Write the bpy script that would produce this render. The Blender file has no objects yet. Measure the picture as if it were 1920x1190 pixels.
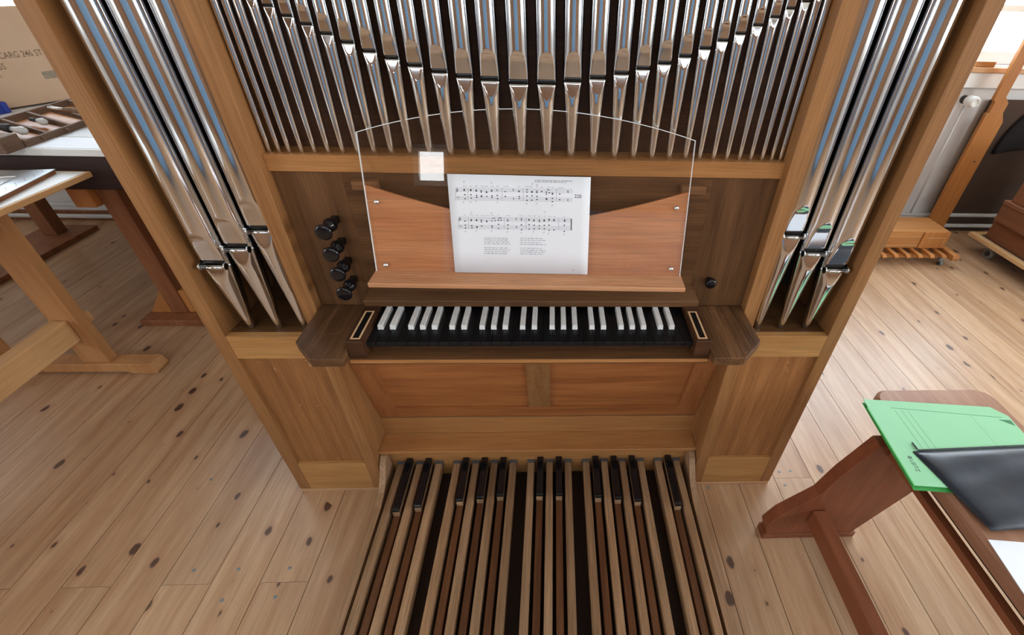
import bpy, bmesh, math, random
from mathutils import Vector, Matrix
from math import sin, cos, pi, radians
random.seed(7)
S = bpy.context.scene
COL = S.collection

# ------------------------------------------------------------------ camera
F_PX, PPX, PPY = 850.75, 1078.73, 598.86
CAM = Vector((0.0476, -0.9274, 1.4519))
P_, Y_, R_ = 0.6495, 0.0587, 0.0363
fw = Vector((sin(Y_)*cos(P_), cos(Y_)*cos(P_), -sin(P_)))
rt = Vector((cos(Y_), -sin(Y_), 0.0))
up = rt.cross(fw)
rt2 = rt*cos(R_) + up*sin(R_)
up2 = -rt*sin(R_) + up*cos(R_)
cd = bpy.data.cameras.new('camera')
cd.sensor_width = 36.0
cd.lens = F_PX*36.0/1920.0
cd.shift_x = -(PPX-960.0)/1920.0
cd.shift_y = (PPY-595.0)/1920.0
cd.clip_start = 0.02
cam = bpy.data.objects.new('camera', cd)
cam.matrix_world = Matrix(((rt2.x, up2.x, -fw.x, CAM.x), (rt2.y, up2.y, -fw.y, CAM.y), (rt2.z, up2.z, -fw.z, CAM.z), (0, 0, 0, 1)))
COL.objects.link(cam)
S.camera = cam

# ------------------------------------------------------------------ light and exposure
WORLD_STRENGTH = 9.0
EXPOSURE = 0.78
w = bpy.data.worlds.new('daylight')
S.world = w
w.use_nodes = True
nt = w.node_tree
nt.nodes.clear()
wo = nt.nodes.new('ShaderNodeOutputWorld')
wb = nt.nodes.new('ShaderNodeBackground')
wt = nt.nodes.new('ShaderNodeTexCoord')
ws = nt.nodes.new('ShaderNodeSeparateXYZ')
wr = nt.nodes.new('ShaderNodeValToRGB')
wm = nt.nodes.new('ShaderNodeMapRange')
wm.inputs['From Min'].default_value = -1
wm.inputs['From Max'].default_value = 1
nt.links.new(wt.outputs['Generated'], ws.inputs[0])
nt.links.new(ws.outputs['Z'], wm.inputs['Value'])
nt.links.new(wm.outputs[0], wr.inputs[0])
els = wr.color_ramp.elements
els[0].position = 0.44; els[0].color = (0.30, 0.30, 0.26, 1)
els[1].position = 0.53; els[1].color = (1.0, 0.98, 0.95, 1)
e = els.new(0.80); e.color = (0.70, 0.84, 1.0, 1)
nt.links.new(wr.outputs[0], wb.inputs['Color'])
wb.inputs['Strength'].default_value = WORLD_STRENGTH
nt.links.new(wb.outputs[0], wo.inputs[0])

YB, YF, XL, XR, ZC = 2.13, -4.2, -4.4, 4.6, 3.6     # room shell
WIN_BACK = [(-4.0, -2.3), (1.45, 4.2)]
WIN_FRONT = [(-1.70, -1.30, 1.72, 2.18), (-2.2, -0.1, 2.80, 3.45), (0.1, 3.8, 2.80, 3.45)]  # the high pair is unseen, added to light the organ front
WIN_SIDE = {-1: [(-3.3, -2.0)], 1: [(-3.3, -1.9), (-1.3, 0.1)]}     # y ranges, in the left (-1) and right (1) walls
ZB0, ZB1, ZS0, ZS1 = 1.08, 2.75, 0.95, 2.70
def portal(name, x0, x1, y, z0, z1, into_y):
    l = bpy.data.lights.new(name, 'AREA')
    l.shape = 'RECTANGLE'; l.size = x1-x0; l.size_y = z1-z0
    l.cycles.is_portal = True
    o = bpy.data.objects.new(name, l)
    o.location = ((x0+x1)/2, y, (z0+z1)/2)
    o.rotation_euler = (pi/2 if into_y > 0 else -pi/2, 0, 0)
    COL.objects.link(o)
for a, b in WIN_BACK: portal('window_daylight', a, b, YB+0.12, ZB0, ZB1, -1)
for a, b, c, d in WIN_FRONT: portal('window_daylight', a, b, YF-0.12, c, d, 1)
def side_portal(x, y0, y1, into_x):
    l = bpy.data.lights.new('window_daylight', 'AREA')
    l.shape = 'RECTANGLE'; l.size = ZS1-ZS0; l.size_y = y1-y0
    l.cycles.is_portal = True
    o = bpy.data.objects.new('window_daylight', l)
    o.location = (x, (y0+y1)/2, (ZS0+ZS1)/2)
    o.rotation_euler = (0, -pi/2 if into_x > 0 else pi/2, 0)
    COL.objects.link(o)
for a, b in WIN_SIDE[-1]: side_portal(XL-0.12, a, b, 1)
for a, b in WIN_SIDE[1]: side_portal(XR+0.12, a, b, -1)
vs = S.view_settings
S.display_settings.display_device = 'sRGB'
vs.view_transform = 'Standard'
vs.look = 'None'
vs.gamma = 1.0
vs.use_curve_mapping = False
vs.exposure = EXPOSURE

# ------------------------------------------------------------------ materials
MATS = {}
def newmat(name):
    m = bpy.data.materials.new(name)
    m.use_nodes = True
    n = m.node_tree.nodes
    return m, m.node_tree, n, n['Principled BSDF']
def plain(name, col, rough=0.5, metal=0.0, noise=0.06, nscale=60.0, bump=0.0, coat=0.0):
    m, t, n, b = newmat(name)
    tc = n.new('ShaderNodeTexCoord'); nz = n.new('ShaderNodeTexNoise')
    nz.inputs['Scale'].default_value = nscale; nz.inputs['Detail'].default_value = 4
    t.links.new(tc.outputs['Object'], nz.inputs['Vector'])
    r = n.new('ShaderNodeValToRGB')
    r.color_ramp.elements[0].position = 0.3; r.color_ramp.elements[1].position = 0.7
    r.color_ramp.elements[0].color = tuple(max(0, c*(1-noise)) for c in col)+(1,)
    r.color_ramp.elements[1].color = tuple(min(1, c*(1+noise)) for c in col)+(1,)
    t.links.new(nz.outputs['Fac'], r.inputs[0])
    t.links.new(r.outputs[0], b.inputs['Base Color'])
    b.inputs['Roughness'].default_value = rough
    b.inputs['Metallic'].default_value = metal
    if coat: b.inputs['Coat Weight'].default_value = coat
    if bump:
        bp = n.new('ShaderNodeBump'); bp.inputs['Strength'].default_value = bump; bp.inputs['Distance'].default_value = 0.002
        t.links.new(nz.outputs['Fac'], bp.inputs['Height']); t.links.new(bp.outputs[0], b.inputs['Normal'])
    MATS[name] = m
    return m
def wood(name, light, dark, axis='z', rough=0.45, scale=1.0, streak=0.5, world=False, fleck=None, knots=None, contrast=(0.30, 0.72), bump=0.15, rnd=0.10, spec=0.3):
    """long-grained wood: noise stretched along the grain axis, fine pores, optional ray flecks and knots"""
    m, t, n, b = newmat(name)
    L = t.links
    if world:
        src = n.new('ShaderNodeNewGeometry').outputs['Position']
    else:
        src = n.new('ShaderNodeTexCoord').outputs['Object']
    oi = n.new('ShaderNodeObjectInfo')
    mul = n.new('ShaderNodeVectorMath'); mul.operation = 'SCALE'
    cb = n.new('ShaderNodeCombineXYZ')
    for i in range(3): L.new(oi.outputs['Random'], cb.inputs[i])
    L.new(cb.outputs[0], mul.inputs[0]); mul.inputs['Scale'].default_value = 13.7
    add = n.new('ShaderNodeVectorMath'); add.operation = 'ADD'
    L.new(src, add.inputs[0]); L.new(mul.outputs[0], add.inputs[1])
    ai = 'xyz'.index(axis)
    def mapped(across, along):
        mp = n.new('ShaderNodeMapping')
        s = [across*scale]*3; s[ai] = along*scale
        mp.inputs['Scale'].default_value = s
        L.new(add.outputs[0], mp.inputs['Vector'])
        return mp.outputs[0]
    n1 = n.new('ShaderNodeTexNoise'); n1.inputs['Scale'].default_value = 1.0; n1.inputs['Detail'].default_value = 5; n1.inputs['Distortion'].default_value = 0.6
    L.new(mapped(26, 1.7), n1.inputs['Vector'])
    n2 = n.new('ShaderNodeTexNoise'); n2.inputs['Scale'].default_value = 1.0; n2.inputs['Detail'].default_value = 3
    L.new(mapped(300, 9), n2.inputs['Vector'])
    r1 = n.new('ShaderNodeValToRGB')
    r1.color_ramp.elements[0].position = contrast[0]; r1.color_ramp.elements[1].position = contrast[1]
    r1.color_ramp.elements[0].color = dark+(1,); r1.color_ramp.elements[1].color = light+(1,)
    L.new(n1.outputs['Fac'], r1.inputs[0])
    mr = n.new('ShaderNodeMapRange')
    mr.inputs['From Min'].default_value = 0.3; mr.inputs['From Max'].default_value = 0.7
    mr.inputs['To Min'].default_value = 1-streak*0.5; mr.inputs['To Max'].default_value = 1.0+streak*0.12
    L.new(n2.outputs['Fac'], mr.inputs['Value'])
    mx = n.new('ShaderNodeVectorMath'); mx.operation = 'SCALE'
    L.new(r1.outputs[0], mx.inputs[0]); L.new(mr.outputs[0], mx.inputs['Scale'])
    # per-piece tone
    pr = n.new('ShaderNodeMapRange'); pr.inputs['To Min'].default_value = 1-rnd; pr.inputs['To Max'].default_value = 1+rnd
    L.new(oi.outputs['Random'], pr.inputs['Value'])
    mx2 = n.new('ShaderNodeVectorMath'); mx2.operation = 'SCALE'
    L.new(mx.outputs[0], mx2.inputs[0]); L.new(pr.outputs[0], mx2.inputs['Scale'])
    out = mx2.outputs[0]
    if fleck:
        n3 = n.new('ShaderNodeTexNoise'); n3.inputs['Scale'].default_value = 1.0; n3.inputs['Detail'].default_value = 2; n3.inputs['Distortion'].default_value = 2.2
        L.new(mapped(22, 34), n3.inputs['Vector'])
        fr = n.new('ShaderNodeMapRange'); fr.inputs['From Min'].default_value = 0.69; fr.inputs['From Max'].default_value = 0.73; fr.inputs['To Max'].default_value = 0.55
        L.new(n3.outputs['Fac'], fr.inputs['Value'])
        mixf = n.new('ShaderNodeMix'); mixf.data_type = 'RGBA'
        L.new(fr.outputs[0], mixf.inputs['Factor']); L.new(out, mixf.inputs['A']); mixf.inputs['B'].default_value = fleck+(1,)
        out = mixf.outputs['Result']
    if knots:
        ks, kcol, kring = knots
        vo = n.new('ShaderNodeTexVoronoi'); vo.voronoi_dimensions = '2D'; vo.inputs['Scale'].default_value = 1.0
        wn_ = n.new('ShaderNodeTexNoise'); wn_.inputs['Scale'].default_value = 1.0; wn_.inputs['Detail'].default_value = 2
        L.new(mapped(45, 30), wn_.inputs['Vector'])
        wv = n.new('ShaderNodeVectorMath'); wv.operation = 'SCALE'; L.new(wn_.outputs['Color'], wv.inputs[0]); wv.inputs['Scale'].default_value = 0.10
        wa = n.new('ShaderNodeVectorMath'); wa.operation = 'ADD'; L.new(mapped(ks*1.7, ks), wa.inputs[0]); L.new(wv.outputs[0], wa.inputs[1])
        L.new(wa.outputs[0], vo.inputs['Vector'])
        sp = n.new('ShaderNodeSeparateColor'); L.new(vo.outputs['Color'], sp.inputs[0])
        sz = n.new('ShaderNodeMapRange'); sz.inputs['From Min'].default_value = 0.45; sz.inputs['From Max'].default_value = 1.0; sz.inputs['To Min'].default_value = -0.05; sz.inputs['To Max'].default_value = 0.13; sz.clamp = False
        L.new(sp.outputs['Red'], sz.inputs['Value'])
        dv = n.new('ShaderNodeMath'); dv.operation = 'SUBTRACT'
        L.new(sz.outputs[0], dv.inputs[0]); L.new(vo.outputs['Distance'], dv.inputs[1])
        k1 = n.new('ShaderNodeMapRange'); k1.inputs['From Min'].default_value = -0.02; k1.inputs['From Max'].default_value = 0.02; k1.inputs['To Max'].default_value = 0.9
        L.new(dv.outputs[0], k1.inputs['Value'])
        k2 = n.new('ShaderNodeMapRange'); k2.inputs['From Min'].default_value = -0.16; k2.inputs['From Max'].default_value = 0.0; k2.inputs['To Max'].default_value = 0.5
        L.new(dv.outputs[0], k2.inputs['Value'])
        ma = n.new('ShaderNodeMix'); ma.data_type = 'RGBA'
        L.new(k2.outputs[0], ma.inputs['Factor']); L.new(out, ma.inputs['A']); ma.inputs['B'].default_value = kring+(1,)
        mb = n.new('ShaderNodeMix'); mb.data_type = 'RGBA'
        L.new(k1.outputs[0], mb.inputs['Factor']); L.new(ma.outputs['Result'], mb.inputs['A']); mb.inputs['B'].default_value = kcol+(1,)
        out = mb.outputs['Result']
    L.new(out, b.inputs['Base Color'])
    b.inputs['Roughness'].default_value = rough
    b.inputs['Specular IOR Level'].default_value = spec
    if bump:
        bp = n.new('ShaderNodeBump'); bp.inputs['Strength'].default_value = bump; bp.inputs['Distance'].default_value = 0.001
        L.new(n2.outputs['Fac'], bp.inputs['Height']); L.new(bp.outputs[0], b.inputs['Normal'])
    MATS[name] = m
    return m
OAK_L, OAK_D = (0.375, 0.180, 0.066), (0.265, 0.115, 0.039)
wood('oak_v', OAK_L, OAK_D, 'z')
wood('oak_h', (0.49, 0.230, 0.078), (0.39, 0.165, 0.052), 'x')
wood('oak_pale_h', (0.54, 0.285, 0.100), (0.45, 0.215, 0.070), 'x')
wood('oak_panel_v', (0.42, 0.190, 0.066), (0.25, 0.098, 0.031), 'z', fleck=(0.55, 0.31, 0.13), contrast=(0.25, 0.75))
wood('oak_panel_h', (0.47, 0.180, 0.056), (0.27, 0.088, 0.026), 'x', contrast=(0.3, 0.8))
wood('oak_red_v', (0.44, 0.170, 0.054), (0.31, 0.108, 0.034), 'z')
wood('smoked_v', (0.175, 0.082, 0.032), (0.085, 0.036, 0.013), 'z', streak=0.6, fleck=None)
wood('smoked_h', (0.170, 0.078, 0.030), (0.088, 0.037, 0.013), 'x', streak=0.6)
wood('smoked_y', (0.20, 0.098, 0.043), (0.085, 0.038, 0.015), 'y', rough=0.42, streak=0.9, fleck=(0.27, 0.15, 0.075), bump=0.4, spec=0.22)
wood('smoked_dark_h', (0.095, 0.040, 0.018), (0.050, 0.019, 0.008), 'x', streak=0.5)
wood('support_brown', (0.26, 0.125, 0.055), (0.19, 0.085, 0.035), 'x')
wood('stand_wood', (0.62, 0.27, 0.115), (0.50, 0.18, 0.065), 'x', streak=0.5)
wood('pedal_wood', (0.45, 0.275, 0.15), (0.30, 0.16, 0.078), 'y', rough=0.5, streak=0.7, rnd=0.18)
wood('pedal_dark', (0.24, 0.10, 0.042), (0.14, 0.055, 0.022), 'y', rough=0.5, streak=0.6, rnd=0.15)
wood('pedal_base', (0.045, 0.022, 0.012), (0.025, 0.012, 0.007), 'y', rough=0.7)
wood('floor_pine', (0.565, 0.355, 0.205), (0.420, 0.220, 0.105), 'y', rough=0.36, streak=0.42, world=True, knots=(6.0, (0.060, 0.026, 0.018), (0.40, 0.21, 0.11)), rnd=0.07, contrast=(0.25, 0.62), spec=0.5)
wood('table_pine', (0.76, 0.48, 0.235), (0.66, 0.37, 0.155), 'y', rough=0.5, streak=0.25)
wood('table_pine_z', (0.62, 0.325, 0.135), (0.52, 0.24, 0.085), 'z', rough=0.5, streak=0.25)
wood('bench_brown_z', (0.34, 0.135, 0.055), (0.22, 0.075, 0.03), 'z', rough=0.5)
wood('apron_brown', (0.045, 0.022, 0.020), (0.03, 0.014, 0.013), 'x', rough=0.6)
wood('orange_pine', (0.55, 0.235, 0.065), (0.45, 0.17, 0.045), 'z', rough=0.45, streak=0.25)
wood('orange_pine_x', (0.55, 0.25, 0.08), (0.44, 0.18, 0.05), 'x', rough=0.45, streak=0.25)
wood('chest_brown', (0.27, 0.105, 0.045), (0.20, 0.072, 0.03), 'y', rough=0.5, streak=0.3)
wood('mahogany', (0.30, 0.095, 0.040), (0.20, 0.058, 0.025), 'z', rough=0.4, streak=0.4)
wood('mahogany_y', (0.30, 0.10, 0.042), (0.20, 0.062, 0.026), 'y', rough=0.4, streak=0.4)
wood('seat_brown', (0.42, 0.225, 0.14), (0.33, 0.155, 0.09), 'y', rough=0.35, streak=0.4)
wood('tray_wood', (0.25, 0.155, 0.10), (0.17, 0.10, 0.065), 'y', rough=0.7)
wood('sill_pine', (0.66, 0.40, 0.22), (0.55, 0.30, 0.14), 'x', rough=0.5)
wood('wall_boards', (0.30, 0.15, 0.07), (0.20, 0.09, 0.04), 'z', rough=0.6)
wood('ebony', (0.012, 0.012, 0.013), (0.006, 0.006, 0.007), 'y', rough=0.33, streak=0.5, bump=0.4)
plain('black_gloss', (0.005, 0.005, 0.007), 0.12, noise=0.1)
plain('pedal_cap', (0.006, 0.006, 0.007), 0.16, noise=0.2, bump=0.03)
plain('bone', (0.80, 0.79, 0.77), 0.22)
plain('inlay_pale', (0.72, 0.45, 0.25), 0.4)
plain('black_inlay', (0.006, 0.006, 0.006), 0.25)
plain('felt_grey', (0.10, 0.09, 0.085), 0.95)
plain('plaster', (0.74, 0.73, 0.72), 0.9, noise=0.03, nscale=8, bump=0.05)
plain('ceiling_white', (0.80, 0.79, 0.77), 0.9, noise=0.02, nscale=5)
plain('white_paint', (0.82, 0.82, 0.80), 0.45, noise=0.02)
plain('pipe_paint', (0.62, 0.62, 0.61), 0.4, noise=0.04)
plain('paper_white', (0.83, 0.85, 0.90), 0.7, noise=0.015, nscale=12)
plain('ink', (0.03, 0.03, 0.035), 0.7)
plain('ink_soft', (0.33, 0.33, 0.36), 0.8)
plain('pencil', (0.45, 0.46, 0.50), 0.8)
plain('folder_green', (0.27, 0.60, 0.33), 0.6, noise=0.03, nscale=9)
plain('folder_edge', (0.06, 0.42, 0.09), 0.6)
plain('pouch_navy', (0.010, 0.016, 0.028), 0.40, noise=0.35, nscale=16, bump=0.5)
plain('zip_black', (0.008, 0.009, 0.012), 0.35)
plain('cardboard', (0.66, 0.46, 0.31), 0.8, noise=0.04, nscale=10)
plain('stamp_grey', (0.25, 0.17, 0.11), 0.8)
plain('label_grey', (0.33, 0.27, 0.20), 0.8, noise=0.3, nscale=120)
plain('blue_plastic', (0.02, 0.05, 0.38), 0.35)
plain('castor_grey', (0.20, 0.22, 0.22), 0.35, noise=0.1)
plain('rubber_dark', (0.03, 0.03, 0.03), 0.6)
plain('steel', (0.72, 0.72, 0.72), 0.3, metal=1.0)
plain('sheet_metal', (0.62, 0.63, 0.64), 0.38, metal=0.8, noise=0.12, nscale=20)
plain('dark_cloth', (0.010, 0.007, 0.008), 0.95)
plain('dark_board', (0.060, 0.032, 0.018), 0.8, noise=0.12, nscale=6)
plain('dark_interior', (0.02, 0.012, 0.008), 0.8)
plain('blue_paint', (0.16, 0.29, 0.45), 0.5, noise=0.10, nscale=2)
plain('folder_print', (0.05, 0.20, 0.08), 0.7)
wood('ledge_wood', (0.70, 0.37, 0.20), (0.58, 0.26, 0.12), 'x', streak=0.5)
plain('valve_white', (0.80, 0.79, 0.76), 0.4)
def tin():
    m, t, n, b = newmat('tin')
    tc = n.new('ShaderNodeTexCoord'); mp = n.new('ShaderNodeMapping'); mp.inputs['Scale'].default_value = (40, 40, 5)
    nz = n.new('ShaderNodeTexNoise'); nz.inputs['Scale'].default_value = 1.0; nz.inputs['Detail'].default_value = 4
    t.links.new(tc.outputs['Object'], mp.inputs[0]); t.links.new(mp.outputs[0], nz.inputs['Vector'])
    mr = n.new('ShaderNodeMapRange'); mr.inputs['To Min'].default_value = 0.05; mr.inputs['To Max'].default_value = 0.13
    t.links.new(nz.outputs['Fac'], mr.inputs['Value']); t.links.new(mr.outputs[0], b.inputs['Roughness'])
    b.inputs['Base Color'].default_value = (0.735, 0.765, 0.80, 1)
    b.inputs['Metallic'].default_value = 1.0
    MATS['tin'] = m
tin()
def clear(name, tint, gloss):
    m = bpy.data.materials.new(name); m.use_nodes = True
    t = m.node_tree; n = t.nodes; n.clear(); L = t.links
    o = n.new('ShaderNodeOutputMaterial'); mx = n.new('ShaderNodeMixShader'); tr = n.new('ShaderNodeBsdfTransparent'); gl = n.new('ShaderNodeBsdfGlossy')
    ge = n.new('ShaderNodeNewGeometry')
    dt = n.new('ShaderNodeVectorMath'); dt.operation = 'DOT_PRODUCT'
    L.new(ge.outputs['Normal'], dt.inputs[0]); L.new(ge.outputs['Incoming'], dt.inputs[1])
    ab = n.new('ShaderNodeMath'); ab.operation = 'ABSOLUTE'; L.new(dt.outputs['Value'], ab.inputs[0])
    om = n.new('ShaderNodeMath'); om.operation = 'SUBTRACT'; om.inputs[0].default_value = 1.0; L.new(ab.outputs[0], om.inputs[1])
    pw = n.new('ShaderNodeMath'); pw.operation = 'POWER'; L.new(om.outputs[0], pw.inputs[0]); pw.inputs[1].default_value = 5.0
    ma = n.new('ShaderNodeMath'); ma.operation = 'MULTIPLY_ADD'; L.new(pw.outputs[0], ma.inputs[0]); ma.inputs[1].default_value = 0.96; ma.inputs[2].default_value = 0.039
    tr.inputs[0].default_value = tint+(1,); gl.inputs['Roughness'].default_value = gloss
    L.new(ma.outputs[0], mx.inputs[0]); L.new(tr.outputs[0], mx.inputs[1]); L.new(gl.outputs[0], mx.inputs[2]); L.new(mx.outputs[0], o.inputs[0])
    MATS[name] = m
clear('acrylic', (0.985, 0.985, 0.985), 0.0)
clear('window_glass', (0.97, 0.98, 0.98), 0.0)
plain('edge_glint', (0.80, 0.82, 0.83), 0.25)

# ------------------------------------------------------------------ builders
def box(bm, x0, x1, y0, y1, z0, z1, bev=0.0, M=None):
    r = bmesh.ops.create_cube(bm, size=1.0)
    vs_ = r['verts']
    for v in vs_:
        v.co = Vector(((x0+x1)/2+v.co.x*(x1-x0), (y0+y1)/2+v.co.y*(y1-y0), (z0+z1)/2+v.co.z*(z1-z0)))
    if bev:
        es = list({e for v in vs_ for e in v.link_edges})
        rb = bmesh.ops.bevel(bm, geom=es, offset=bev, segments=1, affect='EDGES', profile=0.5)
        vs_ = list({v for f in rb['faces'] for v in f.verts} | {v for v in vs_ if v.is_valid})
    if M is not None:
        bmesh.ops.transform(bm, matrix=M, verts=[v for v in vs_ if v.is_valid])
    return bm
def B(*a, **k):
    return box(bmesh.new(), *a, **k)
def prism(pts, a0, a1, axis='z', bm=None, bev=0.0):
    """polygon extruded along an axis; pts are the two remaining coordinates in xyz order"""
    bm = bm or bmesh.new()
    def mk(p, a):
        return {'z': (p[0], p[1], a), 'y': (p[0], a, p[1]), 'x': (a, p[0], p[1])}[axis]
    lo = [bm.verts.new(mk(p, a0)) for p in pts]; hi = [bm.verts.new(mk(p, a1)) for p in pts]
    n = len(pts)
    fs = [bm.faces.new(lo), bm.faces.new(hi)]
    for i in range(n): fs.append(bm.faces.new((lo[i], lo[(i+1) % n], hi[(i+1) % n], hi[i])))
    bmesh.ops.recalc_face_normals(bm, faces=bm.faces[:])
    if bev:
        bmesh.ops.bevel(bm, geom=bm.edges[:], offset=bev, segments=1, affect='EDGES')
    return bm
def tube(bm, p0, p1, r0, r1=None, seg=14, caps=True):
    p0, p1 = Vector(p0), Vector(p1); r1 = r0 if r1 is None else r1
    d = (p1-p0).normalized(); a = d.orthogonal().normalized(); b_ = d.cross(a)
    A = [bm.verts.new(p0+(a*cos(2*pi*i/seg)+b_*sin(2*pi*i/seg))*r0) for i in range(seg)]
    C = [bm.verts.new(p1+(a*cos(2*pi*i/seg)+b_*sin(2*pi*i/seg))*r1) for i in range(seg)]
    for i in range(seg):
        f = bm.faces.new((A[i], A[(i+1) % seg], C[(i+1) % seg], C[i])); f.smooth = True
    if caps: bm.faces.new(A[::-1]); bm.faces.new(C)
    return bm
def lathe(bm, prof, M, seg=20):
    """profile of (radius, height) about local z, placed by M"""
    rings = []
    for r, h in prof:
        if r < 1e-6: rings.append([bm.verts.new(M @ Vector((0, 0, h)))])
        else: rings.append([bm.verts.new(M @ Vector((r*cos(2*pi*i/seg), r*sin(2*pi*i/seg), h))) for i in range(seg)])
    for A, C in zip(rings, rings[1:]):
        for i in range(seg):
            j = (i+1) % seg
            q = [A[i % len(A)], A[j % len(A)], C[j % len(C)], C[i % len(C)]]
            q = list(dict.fromkeys(q))
            if len(q) > 2: f = bm.faces.new(q); f.smooth = True
    bmesh.ops.recalc_face_normals(bm, faces=bm.faces[:])
    return bm
def obj(name, bm, mat, parent=None):
    if isinstance(bm, bpy.types.Mesh): me = bm
    else:
        me = bpy.data.meshes.new(name); bm.to_mesh(me); bm.free()
    if mat is not None and not me.materials: me.materials.append(MATS[mat])
    o = bpy.data.objects.new(name, me); COL.objects.link(o)
    if parent is not None: o.parent = parent
    return o
def thing(name, label, cat, loc=(0, 0, 0), rz=0.0, group=None, rx=0.0):
    o = bpy.data.objects.new(name, None); COL.objects.link(o)
    o.empty_display_size = 0.05
    o.location = loc; o.rotation_euler = (rx, 0, rz)
    o['label'] = label; o['category'] = cat
    if group: o['group'] = group
    return o
def tag(o, label, cat, group=None):
    o['label'] = label; o['category'] = cat
    if group: o['group'] = group
    return o
def struct(name, bm, mat, parent=None):
    o = obj(name, bm, mat, parent)
    o['kind'] = 'structure'
    return o
def textmesh(s, size, mat, bold=0.0):
    c = bpy.data.curves.new('lettering', 'FONT'); c.body = s; c.size = size; c.offset = bold
    t = bpy.data.objects.new('lettering', c); COL.objects.link(t)
    dg = bpy.context.evaluated_depsgraph_get()
    me = bpy.data.meshes.new_from_object(t.evaluated_get(dg))
    bpy.data.objects.remove(t); bpy.data.curves.remove(c)
    me.materials.clear(); me.materials.append(MATS[mat])
    return me
ORD = ['first', 'second', 'third', 'fourth', 'fifth', 'sixth', 'seventh', 'eighth', 'ninth', 'tenth', 'eleventh', 'twelfth', 'thirteenth', 'fourteenth', 'fifteenth', 'sixteenth']

# ------------------------------------------------------------------ room shell
floor = struct('floor', B(XL-0.1, XR+0.1, YF-0.1, YB+0.1, -0.12, -0.022), 'dark_interior')
PW, PX0 = 0.1395, -0.678
me_plank = bpy.data.meshes.new('plank')
bmp = bmesh.new(); box(bmp, -PW/2+0.0010, PW/2-0.0010, -0.5, 0.5, -0.022, 0.0); bmp.to_mesh(me_plank); bmp.free()
me_plank.materials.append(MATS['floor_pine'])
k0 = int(math.floor((XL-PX0)/PW)); k1 = int(math.ceil((XR-PX0)/PW))
planks = {}
for k in range(k0, k1):
    xc = PX0+(k+0.5)*PW
    if xc < XL or xc > XR: continue
    if xc < -0.6: cuts = [-0.30] if k % 2 == 1 else [-2.3+0.2*random.random()]
    elif 0.84 < xc < 0.95: cuts = [0.019]
    else: cuts = [-1.6-1.4*random.random()]
    ends = [YF]+cuts+[YB]
    for a, b in zip(ends, ends[1:]):
        o = obj('plank', me_plank, None, floor)
        o.location = (xc, (a+b)/2, 0); o.scale = (1, (b-a)-0.001, 1)
        planks[(k, a > -1.0)] = o
sc_me = None
for sx, sy in ((0.886, 0.046), (0.8855, -0.0095), (0.603, -0.0151), (-0.9, -0.26), (-0.9, -0.345), (-0.75, -0.26), (-0.755, -0.34), (-1.03, -0.26), (0.93, 0.05), (-0.86, 0.05), (-1.16, 0.05)):
    k = int(math.floor((sx-PX0)/PW))
    par = planks.get((k, sy > -0.30), None) or planks.get((k, False)) or planks.get((k, True))
    bm = bmesh.new(); lathe(bm, [(0.0055, 0.0), (0.0048, 0.0009), (0.002, 0.0007), (0, 0.0003)], Matrix.Translation((0, 0, 0)), 10)
    o = obj('screw', bm, 'castor_grey', par)
    o.matrix_parent_inverse = Matrix.Diagonal((1, 1/par.scale.y, 1, 1)) @ Matrix.Translation(-par.location)
    o.location = (sx, sy, 0)
def wall_with_holes(x0, x1, y0, y1, z0, z1, holes, hz0, hz1):
    bm = bmesh.new()
    box(bm, x0, x1, y0, y1, z0, hz0); box(bm, x0, x1, y0, y1, hz1, z1)
    c = x0
    for a, b in holes: box(bm, c, a, y0, y1, hz0, hz1); c = b
    box(bm, c, x1, y0, y1, hz0, hz1)
    return bm
struct('wall_back', wall_with_holes(XL-0.1, XR+0.1, YB, YB+0.25, -0.02, ZC, WIN_BACK, ZB0, ZB1), 'plaster')
wf = wall_with_holes(XL-0.1, XR+0.1, YF-0.25, YF, -0.02, 2.55, [WIN_FRONT[0][:2]], 1.72, 2.18)
wf2 = wall_with_holes(XL-0.1, XR+0.1, YF-0.25, YF, 2.55, ZC, [q_[:2] for q_ in WIN_FRONT[1:]], 2.80, 3.45)
tmp = bpy.data.meshes.new('tmp'); wf2.to_mesh(tmp); wf2.free(); wf.from_mesh(tmp); bpy.data.meshes.remove(tmp)
struct('wall_front', wf, 'wall_boards')
def side_wall(x0, x1, sd):
    bm = bmesh.new()
    box(bm, x0, x1, YF, YB, -0.02, ZS0); box(bm, x0, x1, YF, YB, ZS1, ZC)
    c = YF
    for a, b in WIN_SIDE[sd]: box(bm, x0, x1, c, a, ZS0, ZS1); c = b
    box(bm, x0, x1, c, YB, ZS0, ZS1)
    return bm
struct('wall_left', side_wall(XL-0.25, XL, -1), 'plaster')
struct('wall_right', side_wall(XR, XR+0.25, 1), 'plaster')
struct('ceiling', B(XL-0.1, XR+0.1, YF-0.2, YB+0.2, ZC, ZC+0.1), 'ceiling_white')
struct('baseboard_back', B(XL, XR, YB-0.018, YB, 0.0, 0.07, bev=0.004), 'bench_brown_z')
wi = 0
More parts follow.
